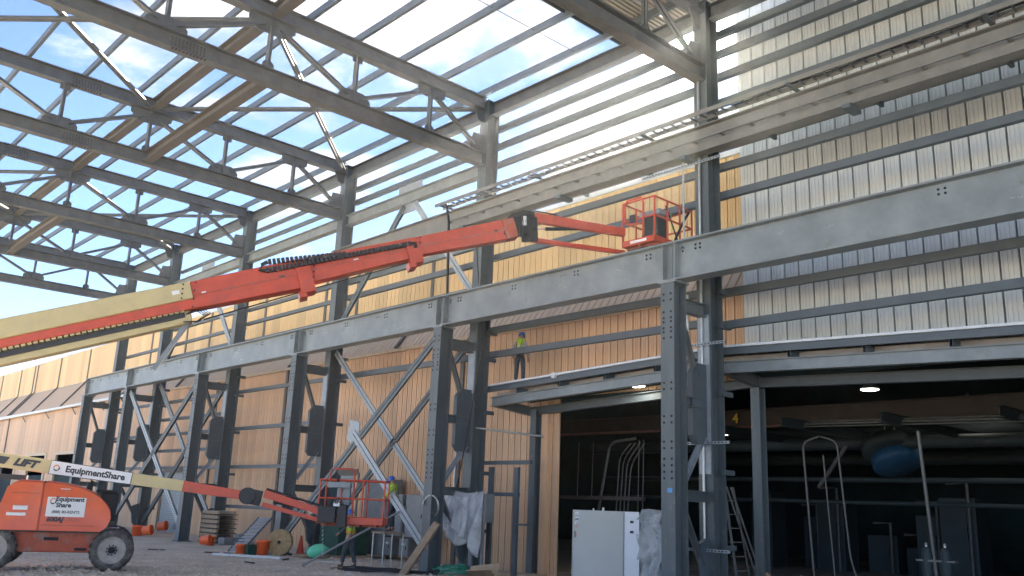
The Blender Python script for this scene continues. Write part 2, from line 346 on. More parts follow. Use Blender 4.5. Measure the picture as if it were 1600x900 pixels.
MB().plate([(22.4, 12.9, 13.12), (22.4, 130, 13.12), (48, 130, 14.6), (48, 12.9, 14.6)], (0, 0, 1), .12).build('roof', 'interior', WH)
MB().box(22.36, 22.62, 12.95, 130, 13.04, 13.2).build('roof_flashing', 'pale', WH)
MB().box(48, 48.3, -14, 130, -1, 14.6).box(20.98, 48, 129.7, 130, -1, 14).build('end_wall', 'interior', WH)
MB().box(20.74, 20.86, 12.95, 130, 8.08, 8.2).build('eave_trim', 'trim', WH)
scr = MB()
for zz in (1.0, 2.6, 4.3, 6.0, 7.5):
    y = 14.0 if zz > 5.6 else 21.0
    while y < 50:
        scr.add([(20.842, y-.012, zz-.012), (20.842, y+.012, zz-.012), (20.842, y+.012, zz+.012), (20.842, y-.012, zz+.012), (20.835, y, zz)], [(0, 1, 4), (1, 2, 4), (2, 3, 4), (3, 0, 4)]); y += .305
so2 = scr.build('screws', 'batten', WH); so2['kind'] = 'stuff'
MB().box(22.42, 22.49, 13, 130, 10.34, 10.46).build('clerestory_trim', 'soffit', WH)
for yb in [29.6, 35.5, 38.4, 44.8, 51.8, 55.3, 61.1, 67.3, 73.9, 81.3, 88.0, 88.9, 93.4, 100, 107]:
    MB().box(22.40, 22.49, yb-.09, yb+.09, 10.45, 13.1).build('batten', 'batten', WH)
    if yb > 50 or yb == 29.6 or yb == 38.4: MB().bar((20.72, yb, 8.22), (22.42, yb, 10.5), .16, .09, (-.8, 0, .6)).build('eave_batten', 'batten', WH)
for yb in [25.3, 38.6, 46.2, 88.0]:
    MB().box(20.78, 20.9, yb-.1, yb+.1, 0, 8.1).build('downspout', 'batten', WH)
# gutter at the far part
gu = MB().tube([(20.55, 58, 8.2), (20.55, 118, 7.9)], .11, 8).box(20.45, 20.8, 58, 118, 8.12, 8.2).build('gutter', 'pale', WH)
for yb in (60, 64, 70, 76.5, 83, 91, 100):
    MB().bar((20.5, yb, 8.05), (20.85, yb, 7.5), .1, .05).box(20.5, 20.86, yb-.05, yb+.05, 8.0, 8.06).build('gutter_bracket', 'steel', WH)
# openings: frames, shutter, dark rooms
for i, (a, b_, hh) in enumerate(opens):
    a2 = a-.2; b2 = b_+.2
    if i >= 2: MB().box(20.8, 20.96, a2, a2+.35, 0, hh).box(20.8, 20.96, b2-.35, b2, 0, hh).box(20.8, 20.96, a2+.35, b2-.35, hh-.12, hh+.1).build('door_frame', 'trim', WH)
    if i in (0, 1):
        dr = MB().box(20.82, 20.98, a2, a2+.12, 0, hh).box(20.82, 20.98, b2-.12, b2, 0, hh).box(20.82, 20.98, a2+.12, b2-.12, hh-.1, hh+.15).build('door_frame', 'batten', WH)
        ym = a+1.1 if i == 0 else b_
        sl_ = MB()
        for k in range(int(hh/.11)): sl_.bar((20.92, a2+.12, .05+k*.11), (20.92, (ym if i == 1 else a+1.4), .05+k*.11), .03, .095)
        o = sl_.build('roller_shutter', 'galv', WH); o['kind'] = 'stuff'
# end return of the orange wall beside the opening
MB().box(20.7, 20.97, 20.62, 20.9, 0, 5.5).build('corner_trim', 'orange_wall', WH)

# white building
def groove_mesh():
    prof = []; pt = .406
    for k in range(3):
        y0 = k*pt
        prof += [(y0, 0), (y0+.006, .055), (y0+.10, .055), (y0+.106, .043), (y0+.122, .043), (y0+.128, .055), (y0+.20, .055), (y0+.206, .043), (y0+.222, .043), (y0+.228, .055), (y0+.30, .055), (y0+.306, .043), (y0+.318, .043), (y0+.324, .055), (y0+.366, .055), (y0+.372, 0)]
    prof.append((3*pt, 0)); k = len(prof); mb = MB()
    mb.add([V((.045-q*(1.7 if q == 0 else 1)+(.06 if q == 0 else 0), y, 5.95)) for y, q in prof]+[V((.045-q+(.06 if q == 0 else 0), y, 17.3)) for y, q in prof], [(i, i+1, k+i+1, k+i) for i in range(k-1)])
    me = mb.mesh('wall_sheet'); me.materials.append(M['white_wall']); return me
WB = thing('white_building', 'taller off-white ribbed metal building above the dark opening', 'building', (20.7, 0, 0))
ws = groove_mesh()
def lay2(name, me, parent, ys):
    for y in ys:
        o = bpy.data.objects.new(name, me); col.objects.link(o); o.parent = parent; o.location = (0, y, 0)
lay2('wall_sheet', ws, WB, [13.05-1.218*(i+1) for i in range(16)])
MB().box(20.68, 20.76, 12.98, 13.09, 5.6, 17.3).build('corner_trim', 'white_wall', WB)
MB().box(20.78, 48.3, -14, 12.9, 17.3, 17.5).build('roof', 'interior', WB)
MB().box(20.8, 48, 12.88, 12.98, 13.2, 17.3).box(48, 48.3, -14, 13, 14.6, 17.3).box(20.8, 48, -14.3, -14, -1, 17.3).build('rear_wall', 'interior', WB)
MB().box(20.78, 20.9, -14, 12.95, 5.6, 17.3).build('light_seal_lining', 'interior', WB)  # unseen backing added so no light leaks through the white sheets
MB().box(20.7, 20.9, -14, 0.2, -1, 5.6).build('side_wall', 'white_wall', WB)

# interior floor
fl = MB().box(20.95, 48, -14, 20.5, -.02, .02).build('floor', 'conc'); struct(fl)

# ------------------------------------------------------------------ columns and girders
YS = [12.95, 22.1, 31.25, 40.3, 49.4, 56.3]
WHERE = ['in front of the dark opening', 'beside the plastic-wrapped box', 'behind the cable reel', 'beside the roller door', 'over the orange hood', 'at the far end of the frame']
def bolts(mb, x, y, z, ny=2, nz=2, dy=.14, dz=.14, r=.022):
    for i in range(ny):
        for j in range(nz):
            mb.lathe((x+.004, y+(i-(ny-1)/2)*dy, z+(j-(nz-1)/2)*dz), [(r, 0), (r, -.012), (.0, -.014)], 8, (1, 0, 0))
for k, Y in enumerate(YS):
    A = thing('crane_column', f'grey steel column carrying the crane girder {WHERE[k]}', 'steel column', (17.3, Y, 0), 'front row of crane columns')
    MB().ibeam((17.3, Y, .04), (17.3, Y, 7.56), .5, .4, .035, .03, (1, 0, 0)).build('shaft', 'steel', A)
    MB().box(16.98, 17.62, Y-.3, Y+.3, -.03, .04).build('base_plate', 'steel', A)
    MB().box(17.02, 17.58, Y-.27, Y+.27, 7.56, 7.6).build('cap_plate', 'girder', A)
    h = MB()
    for zz in (7.2, 6.75, 6.5, 6.25, 5.0, 4.2, 3.6, 3.2, 2.9): bolts(h, 17.05, Y, zz, 2, 2, .22, .15, .03)
    h.build('bolt_holes', 'dark', A)
    # rear building column
    B = thing('building_column', f'tall grey steel column rising to the roof trusses {WHERE[k]}', 'steel column', (18.85, Y, 0), 'tall rear columns')
    MB().ibeam((18.85, Y, .04), (18.85, Y, 16.0), .55, .42, .04, .03, (1, 0, 0)).build('shaft', 'steel', B)
    MB().box(18.5, 19.2, Y-.32, Y+.32, -.03, .04).build('base_plate', 'steel', B)
    MB().box(18.54, 19.16, Y-.24, Y+.24, 16.0, 16.03).build('cap_plate', 'steel', B)
    for zz, hh in ((7.1, .34), (4.7, .26), (2.45, .26)):
        MB().ibeam((17.55, Y, zz), (18.57, Y, zz), hh, .2, .02, .015).build('stub_beam', 'steel', B)
    MB().plate([(17.95, Y, 3.9), (17.95, Y, 5.45), (18.15, Y, 5.7), (18.58, Y, 5.7), (18.58, Y, 3.7), (18.1, Y, 3.7)], (0, 1, 0), .16).build('gusset_plate', 'girt', B)
    MB().plate([(18.58, Y, .25), (18.58, Y, 1.5), (18.2, Y, 1.35), (18.35, Y, .5)], (0, 1, 0), .12).build('base_gusset', 'girt', B)
    MB().dang((17.6, Y, 6.9), (18.25, Y, 5.4), .13).build('knee_brace', 'steel', B)
    MB().dang((18.45, Y, 3.9), (17.62, Y, 2.8), .13).build('knee_brace', 'galv', B)
    MB().dang((17.6, Y, 2.25), (18.4, Y, .9), .13).build('knee_brace', 'steel', B)
    pl = MB().box(18.545, 18.575, Y-.17, Y+.17, 5.6 if k else 3, 7.0); pl.build('splice_plate', 'galv', B)
    if k: 
        cl_ = MB()
        for zz in (13.55, 13.75, 13.95, 15.7, 15.9, 16.1): bolts(cl_, 18.57, Y, zz-.2, 2, 2, .2, .12, .02)
        for zz in [3.8+.16*i for i in range(11)]: bolts(cl_, 18.54, Y, zz, 1, 1)
        cl_.build('bolt_heads', 'girt', B)
    # girt cleats on the outer face
    c = MB()
    for zz in (1.3, 3.1, 5.05, 6.8, 7.7): c.box(18.9, 19.35, Y-.32, Y-.22, zz-.1, zz+.02)
    c.build('girt_cleats', 'girt', B)
# crane girder, one length per bay
gspan = [(-6, YS[0])]+[(YS[i], YS[i+1]) for i in range(5)]
GW = ['over the white cabinet and dark opening', 'above the roof worker', 'above the leaning timber', 'above the boom knuckle', 'above the roller door', 'in the short last bay']
for i, (a, b_) in enumerate(gspan):
    G = thing('crane_girder', f'deep grey crane runway girder {GW[i]}', 'girder', (17.3, (a+b_)/2, 7.6), 'crane girder spans')
    a1 = a+.012; b1 = b_-.012
    if i == 5: b1 = b_+.2
    MB().box(17.285, 17.315, a1, b1, 7.66, 8.58).build('web', 'girder', G)
    MB().box(17.08, 17.52, a1, b1, 8.58, 8.62).build('top_flange', 'girder', G)
    MB().box(17.08, 17.52, a1, b1, 7.62, 7.66).build('bottom_flange', 'girder', G)
    for yy in (a1+.17, b1-.17): MB().box(17.10, 17.283, yy-.012, yy+.012, 7.66, 8.58).build('stiffener', 'girder', G)
    h = MB(); n_ = 4 if i < 4 else 5
    for j in range(n_):
        yy = a1+.75+(b1-a1-1.5)*j/(n_-1)
        bolts(h, 17.28, yy, 8.42, 2, 2, .13, .1, .03 if j in (0, n_-1) else .026)
        if j % 2: bolts(h, 17.28, yy+.5, 8.44, 3, 1, .1, .1, .014)
    bolts(h, 17.28, b1-.3, 8.42, 1, 2, .1, .1, .026)
    h.build('bolt_holes', 'dark', G)
    if i < 4:
        ck = MB(); rk = random.Random(i)
        for j in range(3):
            yy = rk.uniform(a1+1, b1-1.5); zz = rk.uniform(7.85, 8.3)
            for q_ in range(4): ck.bar((17.283, yy-.06*q_, zz+rk.uniform(-.02, .02)), (17.283, yy-.06*q_-rk.uniform(.01, .05), zz+rk.uniform(-.04, .05)), .004, .008, (1, 0, 0))
        ck.build('chalk_marks', 'pale', G)['kind'] = 'stuff'
        MB().box(17.27, 17.286, a1+.2, b1-.2, 7.655, 7.672).build('weld_bead', 'boltd', G)
# braces in both planes
def brace(x, p, q, lab, m='steel', a=.17):
    o = MB().dang((x, p[0], p[1]), (x, q[0], q[1]), a, .016, .03, (1, 0, 0)).build('diagonal_brace', m)
    solo(o, lab, 'steel brace', 'diagonal braces between columns'); return o
for (ya, yb, w1) in ((22.1, 31.25, 'behind the lift basket'), (40.3, 49.4, 'near the roller door')):
    brace(17.3, (ya+.25, 7.3), (yb-.25, .7), f'dark double-angle brace of the front column row rising {w1}')
    if ya < 30:
        brace(17.3, (26.8, 4.35), (ya+.25, .75), 'pale galvanised half brace running down from the mid gusset to the timber', 'galv', .2)
        g2 = MB().plate([(17.3, 26.5, 4.1), (17.3, 26.55, 4.75), (17.3, 27.15, 4.85), (17.3, 27.3, 4.2), (17.3, 26.9, 3.9)], (1, 0, 0), .03).build('brace_gusset', 'galv'); solo(g2, 'pale gusset plate on the middle of the front brace', 'gusset plate')
    else: brace(17.3, (yb-.25, 7.35), (ya+.25, .6), f'light steel brace crossing down to the column {w1}', 'galv')
    brace(18.85, (ya+.25, 7.6), (yb-.25, .5), f'dark double-angle brace between the rear columns {w1}')
    brace(18.85, (yb-.25, 7.9), (ya+.25, .6), f'pale double-angle brace between the rear columns {w1}', 'galv')
    # chevron above the girder
    mid = (ya+yb)/2-.1
    brace(18.85, (mid+.35, 13.25), (yb-.3, 9.0), f'upper chevron leg falling to the farther column {w1}')
    brace(18.85, (mid-.35, 13.25), (ya+.3, 9.0), f'pale upper chevron leg falling to the nearer column {w1}', 'galv')
# eave beams in the rear row
for i in range(5):
    ya, yb = YS[i]+.22, YS[i+1]-.22
    o = MB().ibeam((18.85, ya, 15.72), (18.85, yb, 15.72), .46, .3, .025, .02).build('eave_beam', 'roofsteel'); solo(o, f'heavy eave beam joining the column tops in the {ORD[i]} bay back', 'steel beam', 'eave beams')
    if i:
        o = MB().ibeam((18.85, ya, 13.55), (18.85, yb, 13.55), .46, .3, .025, .02).build('tie_beam', 'girder'); solo(o, f'grey tie beam below the eave beam in the {ORD[i]} bay back', 'steel beam', 'tie beams')
        if i in (1, 3):
            mid = (ya+yb)/2
            g2 = MB().plate([(18.85, mid-.75, 13.78), (18.85, mid+.75, 13.78), (18.85, mid+.75, 14.15), (18.85, mid-.75, 14.15)], (1, 0, 0), .03).plate([(18.85, mid-.55, 13.32), (18.85, mid+.5, 13.32), (18.85, mid+.3, 12.95), (18.85, mid-.35, 12.95)], (1, 0, 0), .03).build('chevron_gusset', 'galv'); solo(g2, f'pale gusset plates where the chevron meets the tie beam {"nearer" if i==1 else "farther"} bay', 'gusset plate')
# first span right of the first column
o = MB().ibeam((18.85, -6, 15.72), (18.85, YS[0]-.22, 15.72), .46, .3, .025, .02).build('eave_beam', 'roofsteel'); solo(o, 'heavy eave beam under the roof deck beside the white wall', 'steel beam', 'eave beams')

# girts
bays = [(-6, 12.93)]+[(YS[i]+.0, YS[i+1]-.03) for i in range(5)]
BN = ['in front of the white wall', 'in the bay beside the raised basket', 'in the bay behind the orange boom', 'in the bay behind the jib knuckle', 'in the bay above the roller door', 'in the farthest bay']
GZ = [[6.82, 7.68, 10.38, 11.2, 13.1, 13.9, 14.6, 15.2], [6.95, 7.78, 10.33, 11.2, 13.75, 14.45, 15.12], [6.95, 9.35, 10.28, 14.5, 15.1, 10.95], [3.4, 5.18, 6.95, 1.6, 9.4, 10.3, 11.0, 14.5, 15.1], [3.4, 5.18, 6.95, 4.3, 6.0, 9.5, 10.2, 11.1, 14.5], [3.4, 5.18, 6.95, 10.2, 9.0]]
for bi, (a, b_) in enumerate(bays):
    for gi, z in enumerate(sorted(GZ[bi])):
        t_ = .2 if bi < 3 else .15
        o = MB().chan((19.22, a, z), (19.22, b_, z), t_, .16, .012, (0, 0, 1)).build('wall_girt', 'girt')
        solo(o, f'{ORD[gi]} horizontal wall girt from the ground up {BN[bi]}', 'wall girt', 'wall girts')

# ------------------------------------------------------------------ roof trusses
XN = [16.2, 13.25, 10.3, 7.32, 4.35, 1.4, -1.55, -4.5, -7.45]
def gusset(mb, x, Y, top, wd=1.1, hh=.42):
    if top: mb.plate([(x-wd/2, Y, 15.68), (x+wd/2, Y, 15.68), (x+wd/2, Y, 15.45), (x+wd*.28, Y, 15.68-hh), (x-wd*.28, Y, 15.68-hh), (x-wd/2, Y, 15.45)], (0, 1, 0), .025)
    else: mb.plate([(x-wd/2, Y, 14.06), (x+wd/2, Y, 14.06), (x+wd/2, Y, 14.25), (x+wd*.28, Y, 14.08+hh), (x-wd*.28, Y, 14.08+hh), (x-wd/2, Y, 14.25)], (0, 1, 0), .025)
TW = ['under the roof deck', 'passing over the boom basket side', 'second back from the deck', 'third back from the deck', 'fourth back from the deck', 'farthest back over the parked lift']
for k, Y in enumerate(YS):
    T = thing('roof_truss', f'grey steel roof truss with bolted diagonals, {TW[k]}', 'roof truss', (5, Y, 13.55), 'roof trusses')
    xe = 18.57
    MB().ibeam((-10, Y, 15.9), (xe, Y, 15.9), .46, .34, .03, .022).build('top_chord', 'roofsteel', T)
    MB().ibeam((-10, Y, 13.82), (xe, Y, 13.82), .48, .34, .03, .022).build('bottom_chord', 'roofsteel', T)
    for i, x in enumerate(XN):
        MB().dang((x, Y, 14.1), (x, Y, 15.66), .12, .014, .03, (1, 0, 0)).build('vertical', 'roofsteel', T)
        top = i % 2 == 0
        g1 = MB(); gusset(g1, x, Y, top, 1.5 if i == 2 else 1.15, .5 if i == 2 else .38); g1.build('gusset', 'roofsteel', T); g1 = MB(); gusset(g1, x, Y, not top, .36, .24); g1.build('gusset', 'roofsteel', T)
        if i < len(XN)-1:
            x2 = XN[i+1]; z1, z2 = (15.45, 14.3) if top else (14.3, 15.45)
            MB().dang((x-.25, Y, z1), (x2+.25, Y, z2), .13, .014, .03).build('diagonal', 'roofsteel', T)
    MB().dang((16.4, Y, 15.45), (18.2, Y, 14.3), .13, .014, .03).build('diagonal', 'roofsteel', T)
    MB().plate([(18.57, Y, 14.06), (18.57, Y, 14.75), (18.1, Y, 14.7), (17.95, Y, 14.06)], (0, 1, 0), .025).build('end_gusset', 'roofsteel', T); MB().plate([(18.57, Y, 15.67), (18.57, Y, 15.2), (18.3, Y, 15.25), (18.1, Y, 15.67)], (0, 1, 0), .025).build('end_gusset', 'roofsteel', T)
    bo = MB()
    for xs_ in (8.0, 2.5):
        for zz, yy in ((15.9, -1), (13.82, -1)):
            for j in range(10):
                for q_ in (-.11, -.04, .04, .11):
                    bo.box(xs_-.5+j*.1, xs_-.472+j*.1, Y-.04, Y-.012, zz+q_-.013, zz+q_+.013)
                bo.box(xs_-.5+j*.1, xs_-.45+j*.1, Y-.15, Y-.11, zz-.26, zz-.23); bo.box(xs_-.5+j*.1, xs_-.45+j*.1, Y-.08, Y-.04, zz-.26, zz-.23)
                bo.box(xs_-.5+j*.1, xs_-.45+j*.1, Y-.15, Y-.11, zz+.22, zz+.26)
    bo.build('splice_bolts', 'boltd', T)
# longitudinal struts at the truss node
for i in range(5):
    ya, yb = YS[i]+.2, YS[i+1]-.2
    o = MB().ibeam((10.3, ya, 15.86), (10.3, yb, 15.86), .36, .32, .025, .02).build('roof_strut', 'strut'); solo(o, f'warm grey upper strut between trusses in the {ORD[i]} bay back', 'roof strut', 'upper struts')
    if i in (1, 3): o = MB().ibeam((10.3, ya, 13.8), (10.3, yb, 13.8), .36, .34, .025, .02).build('roof_strut', 'strut'); solo(o, f'warm grey lower strut between truss bottom chords in the {ORD[i]} bay back', 'roof strut', 'lower struts')
    o = MB().ibeam((-1.55, ya, 15.86), (-1.55, yb, 15.86), .38, .38, .025, .02).build('roof_strut', 'strut'); solo(o, f'outer strut between trusses far from the wall in the {ORD[i]} bay back', 'roof strut', 'outer struts')
# plan bracing
def pb(p, q_, lab):
    p = V(p); q_ = V(q_); d = (q_-p).normalized()*.4
    o = MB().dang(p+d, q_-d, .13, .014, .03).build('plan_brace', 'roofsteel'); solo(o, lab, 'roof brace', 'plan braces under the purlins')
for i in (1, 3):
    ya, yb = YS[i], YS[i+1]; z = 15.66; nm = 'nearer' if i == 1 else 'farther'
    pb((10.3, ya, z), (18.7, yb, z), f'plan brace from the {nm} truss node to the next column top')
    pb((18.7, ya, z+.13), (10.3, yb, z+.13), f'plan brace from the {nm} column top back to the next truss node')
    pb((10.3, ya, z), (1.4, yb, z), f'plan brace from the {nm} truss node away from the wall')
    pb((1.4, ya, z+.13), (10.3, yb, z+.13), f'long crossing plan brace ending at the node behind the {nm} truss')
# purlins
PX = [18.42, 16.7, 14.97, 13.22, 11.5, 9.72, 7.88, 6.05, 4.3, 2.5, .7, -1.1, -2.9, -4.7, -6.5]
for i, x in enumerate(PX):
    o = MB().chan((x, -6, 16.26), (x, 57.2, 16.26), .24, .1, .014).build('roof_purlin', 'purlin')
    solo(o, f'{ORD[i]+" long roof purlin counted from the eave" if i < 14 else "outermost long roof purlin away from the wall"}', 'roof purlin', 'roof purlins')
for y_, nm in ((17.6, 'first'), (26.6, 'second')):
    o = MB().tube([(-8, y_, 16.22), (18.6, y_, 16.22)], .012, 5).build('sag_rod', 'dark'); solo(o, f'thin sag rod threaded through the purlins in the {nm} open bay', 'sag rod', 'sag rods')
# metal deck over the near bays
DK = thing('roof_deck', 'ribbed metal roof deck covering the near end of the frame', 'roof deck', (5, 0, 16.4))
me = None
for i in range(25):
    y1 = 16.35-.92*(i+1)
    if me is None:
        prof = []
        for k in range(6):
            y0 = k*.153; prof += [(y0, 0), (y0+.07, 0), (y0+.085, .04), (y0+.138, .04)]
        prof.append((.915, 0))
        mb = MB(); vs = [V((-14, y, z)) for y, z in prof]+[V((14.9, y, z)) for y, z in prof]; kk = len(prof)
        mb.add(vs, [(j, j+1, kk+j+1, kk+j) for j in range(kk-1)]); me = mb.mesh('deck_sheet'); me.materials.append(M['deck'])
    o = bpy.data.objects.new('deck_sheet', me); col.objects.link(o); o.parent = DK; o.location = (0, y1, 0)
MB().box(-9, 19.95, 16.35, 16.4, 16.3, 16.5).build('edge_angle', 'girt', DK)

# ------------------------------------------------------------------ high walkway beam with cable tray
RB = thing('high_runway_beam', 'long pale beam with slotted plates running high in front of the tall columns', 'beam', (18.2, 12, 11.2))
MB().box(18.27, 18.30, -6, 30.95, 11.36, 12.02).build('web', 'runway', RB)
MB().box(18.1, 18.46, -6, 30.95, 12.02, 12.05).box(18.12, 18.46, -6, 30.95, 11.32, 11.36).build('flanges', 'runway', RB)
for (ya, yb) in ((-6, 12.7), (13.2, 21.85), (22.35, 22.6)): MB().box(18.47, 19.1, ya, yb, 11.58, 11.62).build('walkway_plate', 'runway', RB)
for yb in (11, 8.2, 5.4, 15, 17.5, 20): MB().box(18.5, 19.08, yb-.04, yb+.04, 11.46, 11.58).build('plate_rib', 'girt', RB)
y = -6; s_ = MB()
while y < 22.6: s_.box(18.04, 18.09, y, y+.78, 11.62, 11.66); s_.box(18.04, 18.27, y+.78, y+.86, 11.62, 11.66); y += .86
s_.build('cable_ledge', 'runway', RB)
for yb in (22.4, 17.8, 13.2, 8.6, 4.0): MB().box(18.05, 18.6, yb-.1, yb+.1, 11.22, 11.32).build('bracket', 'girt', RB)
TR = thing('cable_tray', 'ladder-type cable tray with many rungs running along the pale beam', 'cable tray', (17.9, 8, 12.1))
MB().box(17.62, 17.65, -6, 23.4, 12.08, 12.2).build('side_rail', 'runway', TR)
MB().box(17.98, 18.01, -6, 23.4, 12.08, 12.2).build('side_rail', 'runway', TR)
rung = None; y = 23.2; i = 0
while y > 2.2:
    o = MB().box(17.65, 17.98, y-.02, y+.02, 12.1, 12.13)
    if rung is None: rg = o.build('rung', 'girt', TR); rung = rg; y0 = y
    else:
        rg = rung.copy(); col.objects.link(rg); rg.location = rung.location+V((0, y-y0, 0))
    y -= .31
for yb in (23.0, 18.6, 14.2, 9.8, 5.4): MB().box(17.55, 18.25, yb-.05, yb+.05, 12.04, 12.08).build('support_arm', 'girt', TR)
cbs = MB()
for dx, z in ((.06, 12.16), (.12, 12.17), (.2, 12.15)): cbs.tube([(17.65+dx, -6+.5*i, z+.01*math.sin(i*1.3+dx*20)) for i in range(36)], .022, 5)
cbs.build('cables', 'hose', TR)
o = MB().tube([(17.75, 22.95, 12.1), (17.78, 22.98, 12.25), (17.8, 22.9, 11.9), (17.8, 22.8, 11.5), (17.8, 22.6, 8.2), (17.75, 22.55, 7.7)], .045, 8).build('hanging_cable', 'hose'); solo(o, 'thick black cable dropping from the end of the tray behind the boom', 'cable')
o = MB().tube([(17.95, 21.45, 10.6), (17.9, 21.1, 8.6), (17.95, 20.9, 6.9), (18.1, 21.6, 4.2), (18.3, 22.5, 1.5)], .02, 6).build('hanging_rope', 'hose'); solo(o, 'thin dark rope hanging down past the crane girder', 'rope')

# conduits on the first tall column
o = MB().tube([(18.52, 12.98, .3), (18.52, 12.98, 13.8)], .035, 8).build('conduit', 'pipe'); solo(o, 'bright vertical conduit strapped to the first tall column', 'conduit')
o = MB().tube([(18.5, 13.45, 5.2), (18.5, 13.5, 11.5)], .03, 8).build('conduit', 'pipe'); solo(o, 'short vertical conduit beside the raised basket', 'conduit')
o = MB().tube([(18.5, 13.62, 5.0), (18.5, 13.62, 5.6), (18.5, 13.4, 6.0), (18.5, 13.4, 7.6)], .035, 8).build('conduit', 'pipe'); solo(o, 'offset bent conduit behind the first crane column', 'conduit')
for i, (z, a, b_, wd) in enumerate(((11.2, 12.3, 14.9, 'highest, crossing the tall column above the basket'), (6.23, 12.25, 13.4, 'just above the canopy roof'), (3.75, 12.2, 13.75, 'at mid height of the opening'), (1.2, 12.25, 13.75, 'lowest, near the ground'))):
    s_ = MB().box(18.46, 18.5, a, b_, z-.035, z+.035).build('strut_channel', 'galv'); solo(s_, f'slotted strut channel {wd}', 'strut channel')
    h = MB(); yy = a+.06
    while yy < b_-.05: h.box(18.452, 18.459, yy, yy+.05, z-.012, z+.012); yy += .1
    h.build('slots', 'dark', s_)
# ------------------------------------------------------------------ low canopy building over the opening
CN = thing('canopy', 'low grey steel canopy roof with white edge flashing that a worker stands on', 'canopy', (19.8, 13, 5.3))
def cz(y): return 6.29-.039*abs(y-12.95)
def slope(mb, x0, x1, ya, yb, t0, t1):
    for (p, q_) in ((ya, 12.95), (12.95, yb)):
        vs = [(x, y, cz(y)+t) for t in (t0, t1) for y in (p, q_) for x in (x0, x1)]
        mb.add(vs, [(0, 2, 3, 1), (4, 5, 7, 6), (0, 1, 5, 4), (2, 6, 7, 3), (0, 4, 6, 2), (1, 3, 7, 5)])
    return mb
slope(MB(), 19.2, 19.27, -6, 22.15, -.04, .02).build('edge_flashing', 'pale', CN)
slope(MB(), 19.27, 19.33, -6, 22.1, -.22, -.045).build('fascia_channel', 'girt', CN)
slope(MB(), 19.27, 20.95, -6, 22.1, -.035, .0).build('roof_panel', 'pale', CN)
slope(MB(), 19.75, 19.8, -6, 22.1, -.42, -.19).build('soffit_closure', 'soffit', CN)
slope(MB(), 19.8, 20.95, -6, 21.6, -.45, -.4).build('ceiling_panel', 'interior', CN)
fb = MB()
for (p, q_) in ((-6, 12.95), (12.95, 21.95)):
    fb.ibeam((19.4, p, cz(p)-.54), (19.4, q_, cz(q_)-.54), .3, .2, .02, .014)
fb.build('front_beam', 'girder', CN)
b2 = MB()
for (p, q_) in ((-6, 12.95), (12.95, 21.5)):
    b2.ibeam((20.7, p, cz(p)-.78), (20.7, q_, cz(q_)-.78), .26, .2, .02, .014)
b2.build('rear_beam', 'girt', CN)
MB().ibeam((19.4, 21.9, 5.4), (20.7, 21.5, 5.2), .28, .2, .02, .014).build('end_beam', 'girt', CN)
MB().ibeam((19.4, 12.95, 5.75), (20.7, 12.7, 5.5), .28, .2, .02, .014).build('cross_beam', 'girt', CN)
for yb in (1.5, 3.4, 5.3, 7.2, 9.1, 11.0, 15.1, 16.95, 18.8, 20.65):
    z = cz(yb)
    o = MB().box(19.3, 20.9, yb-.03, yb+.03, z-.37, z-.2).plate([(19.3, yb, z-.22), (19.3, yb, z-.38), (19.5, yb, z-.38)], (0, 1, 0), .08).build('purlin_bracket', 'girt', CN)
for yb, h_ in ((21.1, 5.2), (12.72, 5.35), (1.8, 5.0)):
    o = MB().ibeam((20.65, yb, .02), (20.65, yb, h_), .3, .26, .02, .015, (1, 0, 0)).build('canopy_post', 'steel', CN)
MB().box(19.17, 19.26, 18.85, 19.0, cz(18.9)-.12, cz(18.9)+.05).build('end_clip', 'pale', CN)
def round_lamp(x, y, z, r, lab):
    o = thing('ceiling_lamp', lab, 'lamp', (x, y, z))
    MB().lathe((x, y, z), [(0, -.0), (r*.85, 0), (r*.95, .01)], 20).build('lens', 'lamp', o)
    MB().lathe((x, y, z), [(r*.95, .01), (r, .02), (r, .06), (r*.35, .16), (.03, .25), (0, .26)], 20).build('reflector', 'steel', o)
round_lamp(20.2, 16.49, 5.62, .27, 'lit round lamp under the canopy by the conduit drops')
round_lamp(22.5, 10.53, 5.37, .24, 'lit round lamp hanging inside the dark hall above the barrels')
round_lamp(30.5, 11.0, 6.0, .17, 'small distant lit lamp deep inside the dark hall')

# ------------------------------------------------------------------ inside the dark opening
CB = thing('old_crane_beam', 'old brown crane beam numbered 4 inside the dark hall', 'beam', (28, 16, 5.2))
MB().ibeam((28, -4, 5.5), (28, 29, 5.5), .6, .3, .04, .03).build('beam', 'craneb', CB)
def text(s, size, Mx, m, parent, name='lettering', off=0.0, ext=.001, align='CENTER', shear=0, sx=1):
    c = bpy.data.curves.new(name, 'FONT'); c.body = s; c.size = size; c.offset = off; c.extrude = ext; c.align_x = align; c.align_y = 'CENTER'; c.shear = shear; c.resolution_u = 3
    o = bpy.data.objects.new('tmp', c); col.objects.link(o)
    dg = bpy.context.evaluated_depsgraph_get(); me = bpy.data.meshes.new_from_object(o.evaluated_get(dg)); bpy.data.objects.remove(o)
    p0 = origin(parent)
    for v in me.vertices: v.co = (Mx @ V((v.co.x*sx, v.co.y, v.co.z)))-p0
    me.materials.clear(); me.materials.append(M[m]); q_ = bpy.data.objects.new(name, me); col.objects.link(q_); q_.parent = parent; return q_
